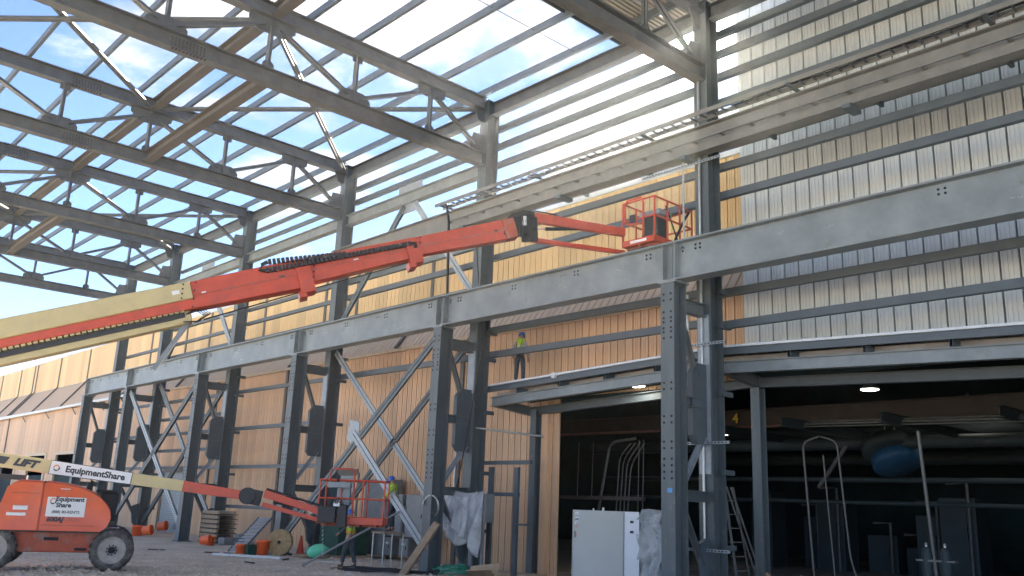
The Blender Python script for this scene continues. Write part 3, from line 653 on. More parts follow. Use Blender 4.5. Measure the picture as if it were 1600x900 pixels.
# facing -X : text x axis = -Y
TX = lambda x, y, z: Matrix(((0, 0, -1, x), (-1, 0, 0, y), (0, 1, 0, z), (0, 0, 0, 1)))
text('4', .5, TX(27.84, 18.1, 5.47), 'yellowp', CB, 'painted_number', .01)
o = MB().tube([(27.6, 29, 5.15), (27.6, 15.6, 5.12)], .05, 8).build('fire_pipe', 'redpipe'); solo(o, 'red-brown pipe along the underside of the old crane beam', 'pipe')
for i, (z, r, lab) in enumerate(((4.93, .035, 'upper'), (4.84, .05, 'middle'), (4.74, .03, 'lower'))):
    o = MB().tube([(26-.12*i, 15.2-.3*i, z+.12), (26-.12*i, 2, z-.1)], r*.8, 8).build('ceiling_pipe', 'pshade'); solo(o, f'{lab} of three bright pipes crossing the top of the dark hall', 'pipe', 'ceiling pipes')
o = MB().box(28.3, 28.4, 17.85, 18.9, 4.95, 5.0).build('daylight_gap', 'strip'); solo(o, 'short thin strip of daylight below the old crane beam', 'window')
o = MB().box(23.0, 23.15, 18.5, 23.2, 2.4, 2.52).build('ledge', 'craneb'); solo(o, 'brown horizontal ledge behind the white cabinet', 'beam')
def bent(pts, r, m, name, lab, cat, grp=None, seg=5):
    P = [V(p) for p in pts]; out_ = [P[0]]
    for i in range(1, len(P)-1):
        a = (P[i-1]-P[i]); b_ = (P[i+1]-P[i]); d = min(a.length, b_.length)*.45; d = min(d, .3)
        a = P[i]+a.normalized()*d; b_ = P[i]+b_.normalized()*d
        for j in range(seg+1):
            t_ = j/seg; out_.append(a*(1-t_)**2+P[i]*2*t_*(1-t_)+b_*t_**2)
    out_.append(P[-1]); o = MB().tube(out_, r, 8).build(name, m); solo(o, lab, cat, grp); return o
bent([(24, 21.3, 1.9), (24, 20.75, 4.4), (24, 19.6, 4.5)], .05, 'pshade', 'conduit_drop', 'thickest bent conduit dropping behind the white cabinet', 'conduit')
for i in range(4): bent([(24.1, 20.55-.17*i, 1.9), (24.1, 20.4-.17*i, 3.9-.1*i), (24.1, 19.9-.2*i, 4.35)], .022, 'pshade', 'conduit_drop', f'{ORD[i]} thin conduit beside the thick bent one behind the cabinet', 'conduit', 'thin conduit drops')
for i, y in enumerate((22.3, 21.6, 19.3, 19.5)): o = MB().tube([(24, y, 2.5 if i < 2 else 1.9), (24, y-.05, 4.45)], .015, 6).build('hanger_rod', 'pshade'); solo(o, ['thin hanger rod by the orange corner strip', 'second thin hanger rod from the orange corner strip', 'thin rod beside the first crane column', 'thin rod left of the crane column conduit'][i], 'rod')
bent([(25, 13.7, .3), (25, 13.9, 4.3), (25, 13.35, 4.45)], .035, 'pshade', 'conduit_drop', 'tall hooked conduit just inside the dark hall', 'conduit')
bent([(25, 12.3, .2), (25, 12.55, .9), (25, 12.8, 4.3), (25, 13.3, 4.45)], .03, 'pshade', 'conduit_drop', 'conduit with a kink at its foot inside the dark hall', 'conduit')
o = MB().tube([(25, 13.05, .3), (25, 13.25, 3.9)], .025, 8).build('conduit_drop', 'pshade'); solo(o, 'straight thin conduit between the hooked ones', 'conduit')
o = MB().tube([(24, 9.75, .1), (24, 9.98, 4.4)], .05, 8).build('standpipe', 'pshade'); solo(o, 'tall grey standpipe between the two barrels', 'pipe')
for i, y in enumerate((8.74, 8.33)):
    o = thing('gas_cylinder', ['upright grey gas cylinder nearer the opening post', 'upright grey gas cylinder beyond the standpipe'][i], 'gas cylinder', (21, y, 0), 'gas cylinders')
    MB().lathe((21, y, 0), [(.0, 0), (.115, 0), (.115, 1.35), (.09, 1.46), (.04, 1.52), (.0, 1.52)], 16).build('tank', 'drumg', o)
    MB().lathe((21, y, 1.52), [(.03, 0), (.03, .08), (0, .09)], 10).build('valve', 'pipe', o)
o = MB().box(20.9, 21.1, 8.1, 8.95, 1.2, 1.24).build('cylinder_bracket', 'pshade'); solo(o, 'steel bar holding the two gas cylinders', 'bracket')
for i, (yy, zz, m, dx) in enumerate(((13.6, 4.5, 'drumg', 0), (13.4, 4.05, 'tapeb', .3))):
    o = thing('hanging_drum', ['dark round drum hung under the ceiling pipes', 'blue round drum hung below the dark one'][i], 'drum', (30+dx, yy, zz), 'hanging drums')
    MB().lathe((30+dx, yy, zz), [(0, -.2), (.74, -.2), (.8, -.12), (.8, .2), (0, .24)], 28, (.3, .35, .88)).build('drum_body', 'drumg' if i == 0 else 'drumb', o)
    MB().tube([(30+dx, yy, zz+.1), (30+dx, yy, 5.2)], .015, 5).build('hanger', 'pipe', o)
# step ladder
SL = thing('step_ladder', 'aluminium step ladder standing behind the first crane column', 'ladder', (19.8, 12.9, 0))
MB().bar((19.8, 13.25, 2.75), (19.6, 12.75, .1), .06, .03).bar((20.2, 13.25, 2.75), (20.3, 12.8, .1), .06, .03).build('front_rails', 'pshade', SL)
for i in range(7): f_ = i/7; MB().box(19.62+.18*f_, 20.3-.1*f_, 12.8+.45*f_, 12.9+.45*f_, .35+.34*i, .38+.34*i).build('step', 'pshade', SL)
MB().bar((19.9, 13.25, 2.75), (19.9, 12.25, .1), .04, .03).bar((20.1, 13.25, 2.75), (20.1, 12.25, .1), .04, .03).build('rear_rails', 'pshade', SL)
# back-room silhouettes
rnd = random.Random(21)
for i in range(14):
    y0 = 2+i*1.45; z0 = rnd.uniform(0, .3); hh_ = rnd.uniform(1.0, 3.4); dx = rnd.uniform(0, 4)
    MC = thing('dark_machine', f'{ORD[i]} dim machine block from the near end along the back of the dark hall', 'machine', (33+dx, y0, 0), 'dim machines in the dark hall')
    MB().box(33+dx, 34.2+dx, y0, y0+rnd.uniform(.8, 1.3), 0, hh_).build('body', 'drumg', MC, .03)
    MB().tube([(32.9+dx, y0+.2, 0), (32.9+dx, y0+.2, hh_+.5), (32.9+dx, y0+.9, hh_+.5)], .06, 8).build('pipe', 'pshade', MC)
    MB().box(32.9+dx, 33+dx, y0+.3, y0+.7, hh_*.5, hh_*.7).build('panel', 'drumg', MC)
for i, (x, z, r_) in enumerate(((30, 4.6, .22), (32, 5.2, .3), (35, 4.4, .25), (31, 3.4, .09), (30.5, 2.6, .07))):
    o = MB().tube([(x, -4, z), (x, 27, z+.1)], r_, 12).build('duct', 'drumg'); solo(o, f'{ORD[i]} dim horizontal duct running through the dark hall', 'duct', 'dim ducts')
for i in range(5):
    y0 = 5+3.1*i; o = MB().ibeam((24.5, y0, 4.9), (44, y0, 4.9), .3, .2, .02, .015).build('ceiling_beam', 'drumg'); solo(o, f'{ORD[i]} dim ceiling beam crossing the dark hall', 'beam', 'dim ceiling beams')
o = MB().ibeam((27, 14.6, 0), (27, 14.6, 5.2), .4, .35, .03, .02).build('inner_column', 'craneb'); solo(o, 'dim inner column holding the old crane beam', 'steel column')
o = MB().bar((26.6, 14.3, 3.0), (26.8, 13.4, 4.3), .15, .1).build('knee', 'craneb'); solo(o, 'dim sloping knee brace on the inner column', 'brace')
for i, y0 in enumerate((11.75, 10.85)):
    o = MB().bar((19.7, y0+.3, .72), (19.7, y0-.5, .1), .06, .06).bar((19.7, y0+.3, .72), (19.7, y0+.3, 0), .05, .05).build('handrail', 'ply'); solo(o, ['brown sloping handrail beside the opening post', 'brown sloping handrail farther along the sill'][i], 'handrail', 'sloping handrails')
# ------------------------------------------------------------------ helpers for local frames
def frame(O, xd):
    x = V(xd).normalized(); z = V((0, 0, 1)); y = z.cross(x).normalized(); x = y.cross(z)
    return Matrix(((x.x, y.x, 0, O[0]), (x.y, y.y, 0, O[1]), (x.z, y.z, 1, O[2]), (0, 0, 0, 1)))
def facing(p, xd, upd=(0, 0, 1), toward=(-.67, -.74, 0)):
    """matrix for flat print: x along xd, normal towards the viewer side"""
    x = V(xd).normalized(); u_ = V(upd); u_ = (u_-x*u_.dot(x)).normalized(); n_ = x.cross(u_)
    return Matrix(((x.x, u_.x, n_.x, p[0]), (x.y, u_.y, n_.y, p[1]), (x.z, u_.z, n_.z, p[2]), (0, 0, 0, 1)))
def ring_logo(Mx, cx, cy, r, parent):
    for k, (a0, a1, m) in enumerate(((40, 200, 'orink'), (215, 300, 'ink'), (310, 385, 'ink'))):
        mb = MB(Mx); n_ = 10; vs = []
        for i in range(n_+1):
            a = math.radians(a0+(a1-a0)*i/n_)
            for rr in (r*.62, r): vs.append((cx+rr*math.cos(a), cy+rr*math.sin(a), 0.002))
        mb.add(vs, [(2*i, 2*i+1, 2*i+3, 2*i+2) for i in range(n_)]); mb.build('ring_emblem', m, parent)

# ------------------------------------------------------------------ parked boom lift
FO = (6.49, 21.9, .27); XD = (.94, -.34, 0); F1 = frame(FO, XD) @ Matrix.Diagonal((1, 1, 1.0, 1)); X1 = V(XD).normalized(); Y1 = V((0, 0, 1)).cross(X1)
BL = thing('boom_lift', 'parked orange and cream boom lift with white hood sign and low cream boom', 'boom lift', FO)
MB(F1).box(-1.0, 1.0, .22, 2.2, .38, .84).build('chassis', 'orange_dirty', BL, .03)
MB(F1).box(-1.45, 1.5, .6, 1.8, .4, .78).build('chassis_core', 'orange_dirty', BL, .03)
MB(F1).lathe((0, 1.2, .78), [(.55, 0), (.55, .14)], 24).build('turntable_ring', 'black', BL)
FW = F1; F1 = F1 @ Matrix.Translation((-.13, 0, 0)) @ Matrix.Diagonal((1, 1, .97, 1))   # superstructure sits a little back on the wheels
# hood, outline along u, rounded across
def hood(name, poly, y0, y1, m, bev=.09):
    k = len(poly); mb = MB(F1); n_ = 8; vs = []
    for i in range(n_+1):
        t_ = i/n_; y = y0+(y1-y0)*t_; e = 1-abs(2*t_-1); dz = -.10*(1-min(1, e*3.2))**2
        for (u_, z) in poly: vs.append((u_, y, z+(dz*(z-.92)/1.1)))
    fs = [(i*k+j, i*k+(j+1) % k, (i+1)*k+(j+1) % k, (i+1)*k+j) for i in range(n_) for j in range(k)]
    mb.add(vs, fs, False); mb.add(vs[:k], [list(range(k))]); mb.add(vs[-k:], [list(range(k))])
    o = mb.build(name, m, BL, 0)
    bv = o.modifiers.new('round', 'BEVEL'); bv.width = .045; bv.segments = 3; bv.limit_method = 'ANGLE'; bv.angle_limit = math.radians(25)
    wl = o.modifiers.new('weld', 'WELD'); wl.merge_threshold = .002; o.modifiers.move(1, 0)
    for p_ in o.data.polygons: p_.use_smooth = True
    return o
P1 = [(-.22, .93), (1.02, .93), (1.13, 1.04), (1.17, 1.2), (1.14, 1.38), (1.05, 1.54), (.92, 1.68), (.74, 1.80), (.5, 1.90), (.2, 1.97), (-.22, 2.01)]
hood('engine_hood', P1, -.02, 1.0, 'orange_hood'); hood('far_hood', P1, 1.45, 2.35, 'orange_hood')
P2 = [(-1.15, .93), (-.26, .93), (-.26, 2.0), (-.75, 2.01), (-.92, 1.9), (-1.0, 1.51), (-1.1, 1.23)]
hood('tank_hood', P2, -.02, 1.0, 'orange_hood')
MB(F1).box(-.255, -.225, 0, .9, .95, 1.99).build('hood_seam', 'dark', BL)
MB(F1).box(-.85, -.28, -.028, -.018, 1.70, 1.715).box(-.2, .9, -.028, -.018, 1.0, 1.012).build('hood_crease', 'orange_dirty', BL)
MB(F1).box(-1.1, 1.05, 0, 2.3, .85, .93).build('turntable_plate', 'black', BL, .01)
MB(F1).box(.93, 1.3, 1.15, 1.9, 1.1, 1.78).box(.8, 1.28, 1.1, 1.9, 1.78, 1.85).build('counterweight_tray', 'black', BL, .02)
MB(F1).tube([(.66, .75, 1.75), (.66, .75, 1.98), (.70, .75, 2.06)], .07, 12).build('exhaust_pipe', 'black', BL)
MB(F1).box(1.05, 1.42, .45, 1.5, .88, .95).build('fender_plate', 'galv', BL)
for u_, yy, sgn in ((1.2, 0, -1), (-1.2, 0, -1), (1.2, 2.05, 1), (-1.2, 2.05, 1)):
    tw = .36; c = (u_, yy, .46)
    mb = MB(FW); R_ = .46
    y0 = yy
    mb.lathe((u_, y0, .46), [(.30, 0), (.36, -.01), (.42, .02), (.455, .07), (.46, tw*.5), (.455, tw-.07), (.42, tw-.02), (.36, tw+.01), (.30, tw)], 40, (0, 1, 0))
    for j in range(22):
        a = 2*PI*j/22
        for side, (ya, yb) in enumerate(((.02, .19), (.17, tw-.02))):
            a1 = a+side*PI/22; a2 = a1+(.16 if side == 0 else -.16)
            p = V((u_+math.cos(a1)*.462, y0+ya, .46+math.sin(a1)*.462)); q_ = V((u_+math.cos(a2)*.462, y0+yb, .46+math.sin(a2)*.462))
            mb.bar(p, q_, .05, .03, (math.cos(a1), 0, math.sin(a1)))
    W_ = mb.build('tyre', 'tyre', BL)
    f_ = y0+.05 if sgn < 0 else y0+tw-.05; s_ = -1 if sgn < 0 else 1
    MB(FW).lathe((u_, f_, .46), [(0, 0.0), (.13, 0), (.15, .0), (.20, -.035*s_*-1), (.28, -.0), (.31, .03*s_), (.305, .05*s_)], 32, (0, 1, 0)).build('rim', 'rim', W_)
    h = MB(FW); h.lathe((u_, f_-.01*-s_, .46), [(0, .07*s_), (.07, .07*s_), (.075, 0)], 16, (0, 1, 0))
    for j in range(9): a = 2*PI*j/9; h.lathe((u_+.105*math.cos(a), f_, .46+.105*math.sin(a)), [(0, .045*s_), (.018, .045*s_), (.018, 0)], 6, (0, 1, 0))
    h.build('hub', 'dark', W_)
# hood signs
def hx(u_, z, off=-.03): return F1 @ V((u_, off, z))
SG = MB(F1).box(-.13, .66, -.035, -.026, 1.2, 1.64).build('hood_sign', 'sticker', BL)
fm = facing(F1 @ V((0, -.037, 0)), X1)
def at1(u_, z): return fm @ Matrix.Translation((u_, z, 0))
text('Equipment', .135, at1(.33, 1.545), 'ink', SG, 'sign_lettering', .006)
text('Share', .135, at1(.21, 1.415), 'ink', SG, 'sign_lettering', .006)
text('(888) 80-RENTS', .085, at1(.27, 1.265), 'ink', SG, 'sign_lettering', .002)
ring_logo(at1(-.01, 1.5), 0, 0, .07, SG)
text('600AJ', .14, at1(.07, 1.1) @ Matrix.Rotation(0, 4, 'Z'), 'ink', BL, 'model_lettering', .006, shear=.25)
text('30575', .10, at1(.46, 1.1), 'redink', BL, 'number_lettering', .003)
MB(F1).box(-.79, -.50, -.033, -.027, 1.33, 1.43).box(-.90, -.52, -.033, -.027, 1.2, 1.27).build('hood_sticker', 'sticker', BL)
text('FLAMMABLE', .045, at1(-.645, 1.38), 'redink', BL, 'sticker_lettering'); text('ultra low sulfur', .04, at1(-.71, 1.235), 'redink', BL, 'sticker_lettering')
MB(F1).box(-.8, -.72, .21, .225, .5, .62).build('chassis_sticker', 'sticker', BL)
MB(F1).box(.55, .8, .205, .215, .44, .5).box(-.1, .2, .205, .215, .66, .73).build('chassis_slots', 'dark', BL)
MB(F1).box(0.1, .3, -.04, -.02, 1.82, 1.835).build('hood_handle', 'sticker', BL)
# boom of the parked lift
c0 = V((4.776, 23.861, 2.736)); c1 = V((8.973, 21.164, 2.22)); c2 = V((10.209, 20.362, 2.055)); kd = (c1-c0).normalized()
MB().bar(c0-kd*1.5, c1, .26, .366, w1=.24, h1=.257).build('lower_boom', 'cream', BL, .012)
MB().bar(c1, c2, .2, .257, w1=.17, h1=.2).build('fly_boom', 'orange', BL, .01)
MB().bar(c0-kd*.2+V((0, 0, -.45)), c0+kd*1.5+V((0, 0, -.32)), .12, .12).tube([c0-kd*1.5+V((0, 0, -.75)), c0+kd*.9+V((0, 0, -.35))], .06, 8).build('lift_cylinder', 'black', BL)
MB().bar(c0-kd*1.2+V((0, 0, -.3)), V(F1 @ V((-1.4, 1.2, 1.0))), .3, .5).build('tower_link', 'orange', BL, .02)
nrm = kd.cross(V((0, 0, 1))).normalized(); nrm = nrm if nrm.dot(V((.67, .74, 0))) < 0 else -nrm
def onboom(t_, dz=0, off=.139): return c0+kd*t_+nrm*off+V((0, 0, dz))
Lb = (c1-c0).length
ta = Lb*.4+0.0; 
sa = Lb*(139/347); sb = Lb*(265/347)
up1 = nrm.cross(kd); up1 = up1 if up1.z > 0 else -up1
pc = onboom((sa+sb)/2); hw = (sb-sa)/2; hh = .135
SB = MB().plate([pc-kd*hw-up1*hh*1.1, pc+kd*hw-up1*hh*.95, pc+kd*hw+up1*hh*.95, pc-kd*hw+up1*hh*1.1], nrm, .008).build('boom_sign', 'sticker', BL)
MB().plate([pc-kd*(hw+.012)-up1*hh*1.2, pc+kd*(hw+.012)-up1*hh*1.05, pc+kd*(hw+.012)+up1*hh*1.05, pc-kd*(hw+.012)+up1*hh*1.2], nrm, .004).build('sign_border', 'ink', SB)
fb_ = facing(pc+nrm*.006, kd, up1)
text('EquipmentShare', .2, fb_ @ Matrix.Translation((.1, 0, 0)), 'ink', SB, 'sign_lettering', .008, sx=1.02)
ring_logo(fb_ @ Matrix.Translation((-hw+.14, 0, 0)), 0, 0, .075, SB)
text('LIFT', .22, facing(onboom(Lb*(100/347), .0, .134), kd, up1), 'ink', BL, 'boom_lettering', .015, shear=.35, sx=1.25)
MB().plate([onboom(Lb*.13, -.08), onboom(Lb*.20, -.08), onboom(Lb*.22, .09), onboom(Lb*.15, .09)], nrm, .004).build('boom_stripe', 'ink', BL)
MB().lathe(c2+kd*.03, [(0, -.16), (.19, -.16), (.2, -.1), (.2, .1), (.19, .16), (0, .16)], 20, nrm, False).bar(c2+kd*.03, c2+kd*.35-V((0, 0, .02)), .2, .36).build('knuckle', 'black', BL)
j0 = V((10.543, 20.111, 2.124)); j1 = V((11.681, 19.431, 1.759)); j2 = V((10.557, 20.178, 1.867)); j3 = V((11.816, 19.407, 1.52))
MB().bar(j0, j1, .14, .19, w1=.14, h1=.16).build('jib_arm', 'orange', BL, .01)
MB().bar(j2, j3, .12, .11, w1=.12, h1=.1).build('jib_link', 'orange', BL, .008)
MB().tube([j0+V((.05, 0, .11)), (j0+j1)/2+V((0, 0, .13)), j1+V((0, 0, .14))], .03, 6).build('jib_hoses', 'hose', BL)
MB().tube([j0+V((.2, -.12, -.18)), j0+V((.7, -.4, -.27))], .045, 8).build('jib_cylinder', 'black', BL)
MB().tube([j0+V((.7, -.4, -.27)), j1+V((-.15, .05, -.06))], .022, 8).build('jib_rod', 'chrome', BL)

def basket(Fm, x0, x1, y0, y1, root, r=.022, h=1.05, panel=None):
    t_ = MB(Fm); t_.box(x0, x1, y0, y0+.03, 0, .17).box(x0, x1, y1-.03, y1, 0, .17).box(x0, x0+.03, y0, y1, 0, .17).box(x1-.03, x1, y0, y1, 0, .17)
    t_.build('toe_board', 'orange', root, .008)
    f_ = MB(Fm); f_.box(x0+.03, x1-.03, y0+.03, y1-.03, .0, .02)
    n_ = 4
    for i in range(n_): xx = x0+(x1-x0)*(i+.5)/n_; f_.box(xx-.03, xx+.03, y0+.03, y1-.03, -.05, .0)
    f_.box(x0+.03, x1-.03, (y0+y1)/2-.03, (y0+y1)/2+.03, -.06, .0)
    f_.build('floor', 'orange_dirty', root)
    n_ = max(2, round((x1-x0)/.5))
    for yy in (y0+.02, y1-.02):
        for i in range(n_+1):
            xx = x0+.02+(x1-x0-.04)*i/n_
            MB(Fm).tube([(xx, yy, .15), (xx, yy, h)], r, 8).build('post', 'orange', root)
    for z in (h, h*.58):
        for yy in (y0+.02, y1-.02): MB(Fm).tube([(x0+.02, yy, z), (x1-.02, yy, z)], r, 8).build('rail', 'orange', root)
        for xx in (x0+.02, x1-.02): MB(Fm).tube([(xx, y0+.02, z), (xx, y1-.02, z)], r, 8).build('rail', 'orange', root)
F2 = frame((12.46, 18.83, 1.47), (.73, -.68, 0))
B1_ = thing('platform', 'x', 'x', (12.46, 18.83, 1.47)); del B1_['label']; del B1_['category']; B1_.parent = BL; B1_.location = V((12.46, 18.83, 1.47))-V(FO)
basket(F2, -1.04, .6, 0, .8, B1_)
MB(F2).tube([(-.78, .0, .9), (-.78, .0, 1.28), (-.72, 0, 1.32), (-.24, 0, 1.32), (-.18, 0, 1.28), (-.18, 0, .15)], .022, 8).build('raised_rail', 'orange', B1_)
MB(F2).box(-.82, -.25, -.12, .12, .86, 1.0).build('control_box', 'grey_cab', B1_, .015)
MB(F2).box(-.6, -.28, .05, .2, .45, .88).build('control_pedestal', 'grey_cab', B1_, .01)
MB(F2).lathe((-.58, -.02, 1.0), [(.03, 0), (.03, .08), (.055, .1), (.05, .15), (0, .17)], 10).build('joystick', 'black', B1_)
MB(F2).box(-.98, -.55, -.22, .1, .02, .42).box(-.5, -.28, -.25, .0, -.08, .46).build('rotator', 'black', B1_, .02)
MB(F2).box(-.6, -.45, -.28, -.24, .42, .56).build('plug_box', 'sticker', B1_)
rr_ = random.Random(5)
for i in range(5): MB(F2).tube([(-.75+.05*i, -.2, .4), (-.7+.06*i, -.26-.03*i, .5+.03*i), (-.55+.05*i, -.2, .45), (-.5+.04*i, -.15, .2)], .018, 6).build('hose', 'hose', B1_)
ch = MB(F2)
for i in range(22): ch.lathe((-.86+.004*i, -.1, .0-.05*i), [(.012, 0), (.018, .012), (.012, .025)], 6, (1, 0, 0) if i % 2 else (0, 0, 1))
ch.build('hanging_chain', 'pipe', B1_)

# ------------------------------------------------------------------ raised boom
S = {
 'base': ((3.986, 21.93, 5.1), (8.006, 19.785, 6.613), 0.49, 0.41),
 'stripe': ((4.048, 21.979, 4.791), (8.07, 19.836, 6.295), 0.163, 0.234),
 'chain': ((4.075, 22.0, 4.657), (7.975, 19.922, 6.129), 0.136, 0.102),
 'low': ((4.115, 22.032, 4.455), (7.989, 19.965, 5.932), 0.271, 0.175),
 's2': ((7.995, 19.825, 6.479), (10.242, 18.529, 7.303), 0.642, 0.726),
 's3': ((10.233, 18.522, 7.348), (12.37, 17.227, 8.166), 0.638, 0.517),
 's4': ((12.366, 17.223, 8.189), (14.487, 15.911, 8.933), 0.469, 0.531),
 'jibU': ((14.897, 15.596, 9.289), (17.441, 14.673, 9.315), 0.26, 0.221),
 'jibL': ((14.948, 15.717, 8.73), (17.546, 14.756, 8.789), 0.114, 0.102),
 'cyl': ((15.285, 15.508, 9.055), (16.362, 15.084, 9.251), 0.1, 0.102),
 'rod': ((16.358, 15.08, 9.276), (14.999, 15.616, 9.007), -0.051, -0.033),
 'track1': ((9.387, 18.972, 7.214), (12.287, 17.254, 8.227), 0.09, 0.094),
 'track0': ((9.384, 18.919, 7.427), (10.963, 18.037, 7.817), 0.091, 0.078),
}
RL = thing('raised_boom', 'big orange and cream telescopic boom reaching up with an orange basket at its tip', 'boom lift', S['base'][0])
def sg(k, name, m, wd, bev=.012, shift=0):
    a, b_, h0, h1 = S[k]; a = V(a); b_ = V(b_)
    if shift: a = a-(b_-a).normalized()*shift
    return MB().bar(a, b_, wd, h0, w1=wd, h1=h1).build(name, m, RL, bev)
bd = (V(S['base'][1])-V(S['base'][0])).normalized(); bn = bd.cross(V((0, 0, 1))).normalized(); bn = bn if bn.dot(V((.67, .74, 0))) < 0 else -bn
bu = bn.cross(bd); bu = bu if bu.z > 0 else -bu
sg('base', 'base_boom', 'cream', .5, .03, 4); sg('stripe', 'boom_underside', 'orange', .515, .01, 4)
sg('low', 'lower_link', 'cream', .3, .01, 4)
a, b_, h0, h1 = S['chain']; a = V(a)-bd*3; b_ = V(b_)
MB().bar(a-V((0, 0, .1)), b_-V((0, 0, .06)), .3, .16).build('hose_carrier_rail', 'hose', RL)
def track(p, q_, n_, sz, nm, m, off=V((0, 0, 0))):
    first = None
    for i in range(n_):
        c_ = p.lerp(q_, (i+.5)/n_)+off; st = (q_-p).length/n_
        if first is None: first = MB().bar(c_-bd*st*.36, c_+bd*st*.36, sz[0], sz[1]).build(nm, m, RL); c00 = c_
        else: o = first.copy(); col.objects.link(o); o.location = c_-c00
track(a, b_, 62, (.1, .11), 'carrier_link', 'cream', bn*.2+V((0, 0, .03)))
sg('s2', 'second_section', 'orange', .44, .02); sg('s3', 'third_section', 'orange', .38, .02); sg('s4', 'tip_section', 'orange', .32, .02)
for k, w_ in (('s2', .445), ('s3', .385), ('s4', .325)):   # long stiffening ribs on the boom side
    a, b_, h0, h1 = S[k]; a = V(a); b_ = V(b_); n3 = bn*(w_/2+.006)
    MB().bar(a+n3+V((0, 0, -.02)), b_+n3+V((0, 0, -.02)), .012, .02).build('side_crease', 'orange_dirty', RL)
for p, d in (((10.2, 18.5, 7.1), .66), ((12.38, 17.2, 8.02), .55)):
    P_ = V(p)
    MB().bar(P_-bd*.17, P_+bd*.17, .52, d).build('collar', 'orange', RL, .03)
    MB().bar(P_-bd*.12-V((0, 0, d*.55)), P_+bd*.06-V((0, 0, d*.55)), .5, .16).build('wear_pad_housing', 'orange', RL, .03)
a, b_, h0, h1 = S['track1']; a = V(a)+bn*.25; b_ = V(b_)+bn*.25; a2, b2_, _, _ = S['track0']; a2 = V(a2)+bn*.22; b2_ = V(b2_)+bn*.22
track(a, b_, 36, (.12, .11), 'track_link', 'black'); track(a2, b2_, 18, (.12, .11), 'track_link', 'black')
MB().tube([a2, a2-bd*.12-V((0, 0, .04)), a-bd*.14+V((0, 0, .05)), a], .05, 8).tube([b_, b_+bd*.1+V((0, 0, -.02)), b_+bd*.12-V((0, 0, .14))], .05, 8).build('track_bend', 'black', RL)
tp = V(S['s4'][1]); jb = V(S['jibU'][0]); jl = V(S['jibL'][0])
MB().bar(tp-bd*.25, tp+bd*.05, .4, .52).build('tip_head', 'orange_dirty', RL, .02)
MB().bar(tp+bd*.02, jb+V((0, 0, -.1)), .3, .42).bar(jb-bd*.1+V((0, 0, .02)), jl+V((0, 0, -.06)), .34, .3, (1, 0, 0)).build('knuckle', 'black', RL, .03)
for i in range(12):
    s_ = -.22+.04*i; q0 = tp-bd*.25+bn*(.12+.01*(i % 3))+V((0, 0, .2)); q1 = jb+bn*.1+V((0, 0, .12))
    mid_ = q0.lerp(q1, .25)+V((0, 0, .16-.012*i)); mid2 = q0.lerp(q1, .65)+V((0, 0, .14-.03*i))
    MB().tube([q0+V((0, 0, -.03*i)), mid_, mid2, q1+V((0, 0, -.035*i)), q1+bn*.04+V((.05, -.02, -.4-.01*i))], .018, 6).build('hose', 'hose', RL)
for i in range(6): q0 = tp.lerp(jb, .2+.1*i)+bn*.2; MB().tube([q0+V((0, 0, .2)), q0+bn*.05+V((0.02, 0, 0)), q0+V((.03, 0, -.32-.03*(i % 3)))], .022, 6).build('hose', 'hose', RL)
MB().box(*[c for ax in range(3) for c in ((tp.lerp(jb, .5)+bn*.22)[ax]-(.04, .04, .12)[ax], (tp.lerp(jb, .5)+bn*.22)[ax]+(.04, .04, .12)[ax])]).build('label_plate', 'sticker', RL)
sg('jibU', 'jib_arm', 'orange', .16); sg('jibL', 'jib_link', 'orange', .13, .008)
a, b_, _, _ = S['cyl']; MB().tube([a, b_], .05, 8).build('jib_cylinder', 'black', RL); a, b_, _, _ = S['rod']; MB().tube([a, b_], .022, 8).build('jib_rod', 'chrome', RL)
MB().tube([tp-bd*1.5+V((0, 0, .26)), tp-bd*.5+V((0, 0, .3)), tp+V((0, 0, .3)), jb+V((.1, 0, .2)), jb+V((.6, -.3, .16))], .02, 6).build('top_hose', 'hose', RL)
MB().tube([V(S['s2'][0])+V((.3, -.2, -.5)), V(S['s2'][1])+V((0, 0, -.42)), V(S['s3'][1])+V((0, 0, -.32))], .018, 6).build('extension_cable', 'hose', RL)
q0 = V(S['low'][1]); MB().bar(q0-bd*.25+V((0, 0, .1)), q0+bd*.15+V((0, 0, .06)), .34, .3).build('chain_end_bracket', 'cream', RL, .02)
for i in range(4): MB().tube([q0+bn*.15+V((0, 0, .1)), q0+bd*(.2+.06*i)+bn*.2+V((0, 0, .2)), q0+bd*(.45+.05*i)+bn*.15+V((0, 0, .02)), q0+bd*(.3+.02*i)+bn*.2+V((0, 0, -.12)), q0+bn*.2+V((0, 0, -.05))], .016, 6).build('hose', 'hose', RL)
MB().bar(q0+bd*.1+V((0, 0, -.05)), q0-bd*.55+V((0, 0, -1.0)), .08, .1).build('support_strut', 'grey_cab', RL)
for k, f_, w_, hgt, ln, m_ in (('s2', .12, .222, .05, .10, 'sticker'), ('s2', .78, .222, .06, .14, 'ink'), ('s3', .45, .192, .05, .12, 'sticker'), ('s4', .82, .162, .06, .10, 'ink'), ('base', .93, .252, .09, .16, 'sticker'), ('base', .62, .252, .12, .3, 'cream')):
    a, b_, _, _ = S[k]; p = V(a).lerp(V(b_), f_)+bn*(w_+.004)
    MB().bar(p-bd*ln/2, p+bd*ln/2, .006, hgt).build('decal', m_, RL)
for k, f_, w_ in (('base', .96, .25), ('s2', .04, .22), ('s2', .96, .22), ('s3', .06, .19), ('s4', .06, .16), ('s4', .94, .16)):
    a, b_, h0, h1 = S[k]; p = V(a).lerp(V(b_), f_); bo_ = MB()
    for dz in (-.2, -.07, .07, .2): bo_.lathe(p+bn*w_+V((0, 0, dz*h1/.5)), [(.022, 0), (.02, .02), (0, .022)], 8, bn)
    o = bo_.build('bolt_row', 'boltd', RL); o['kind'] = 'stuff'
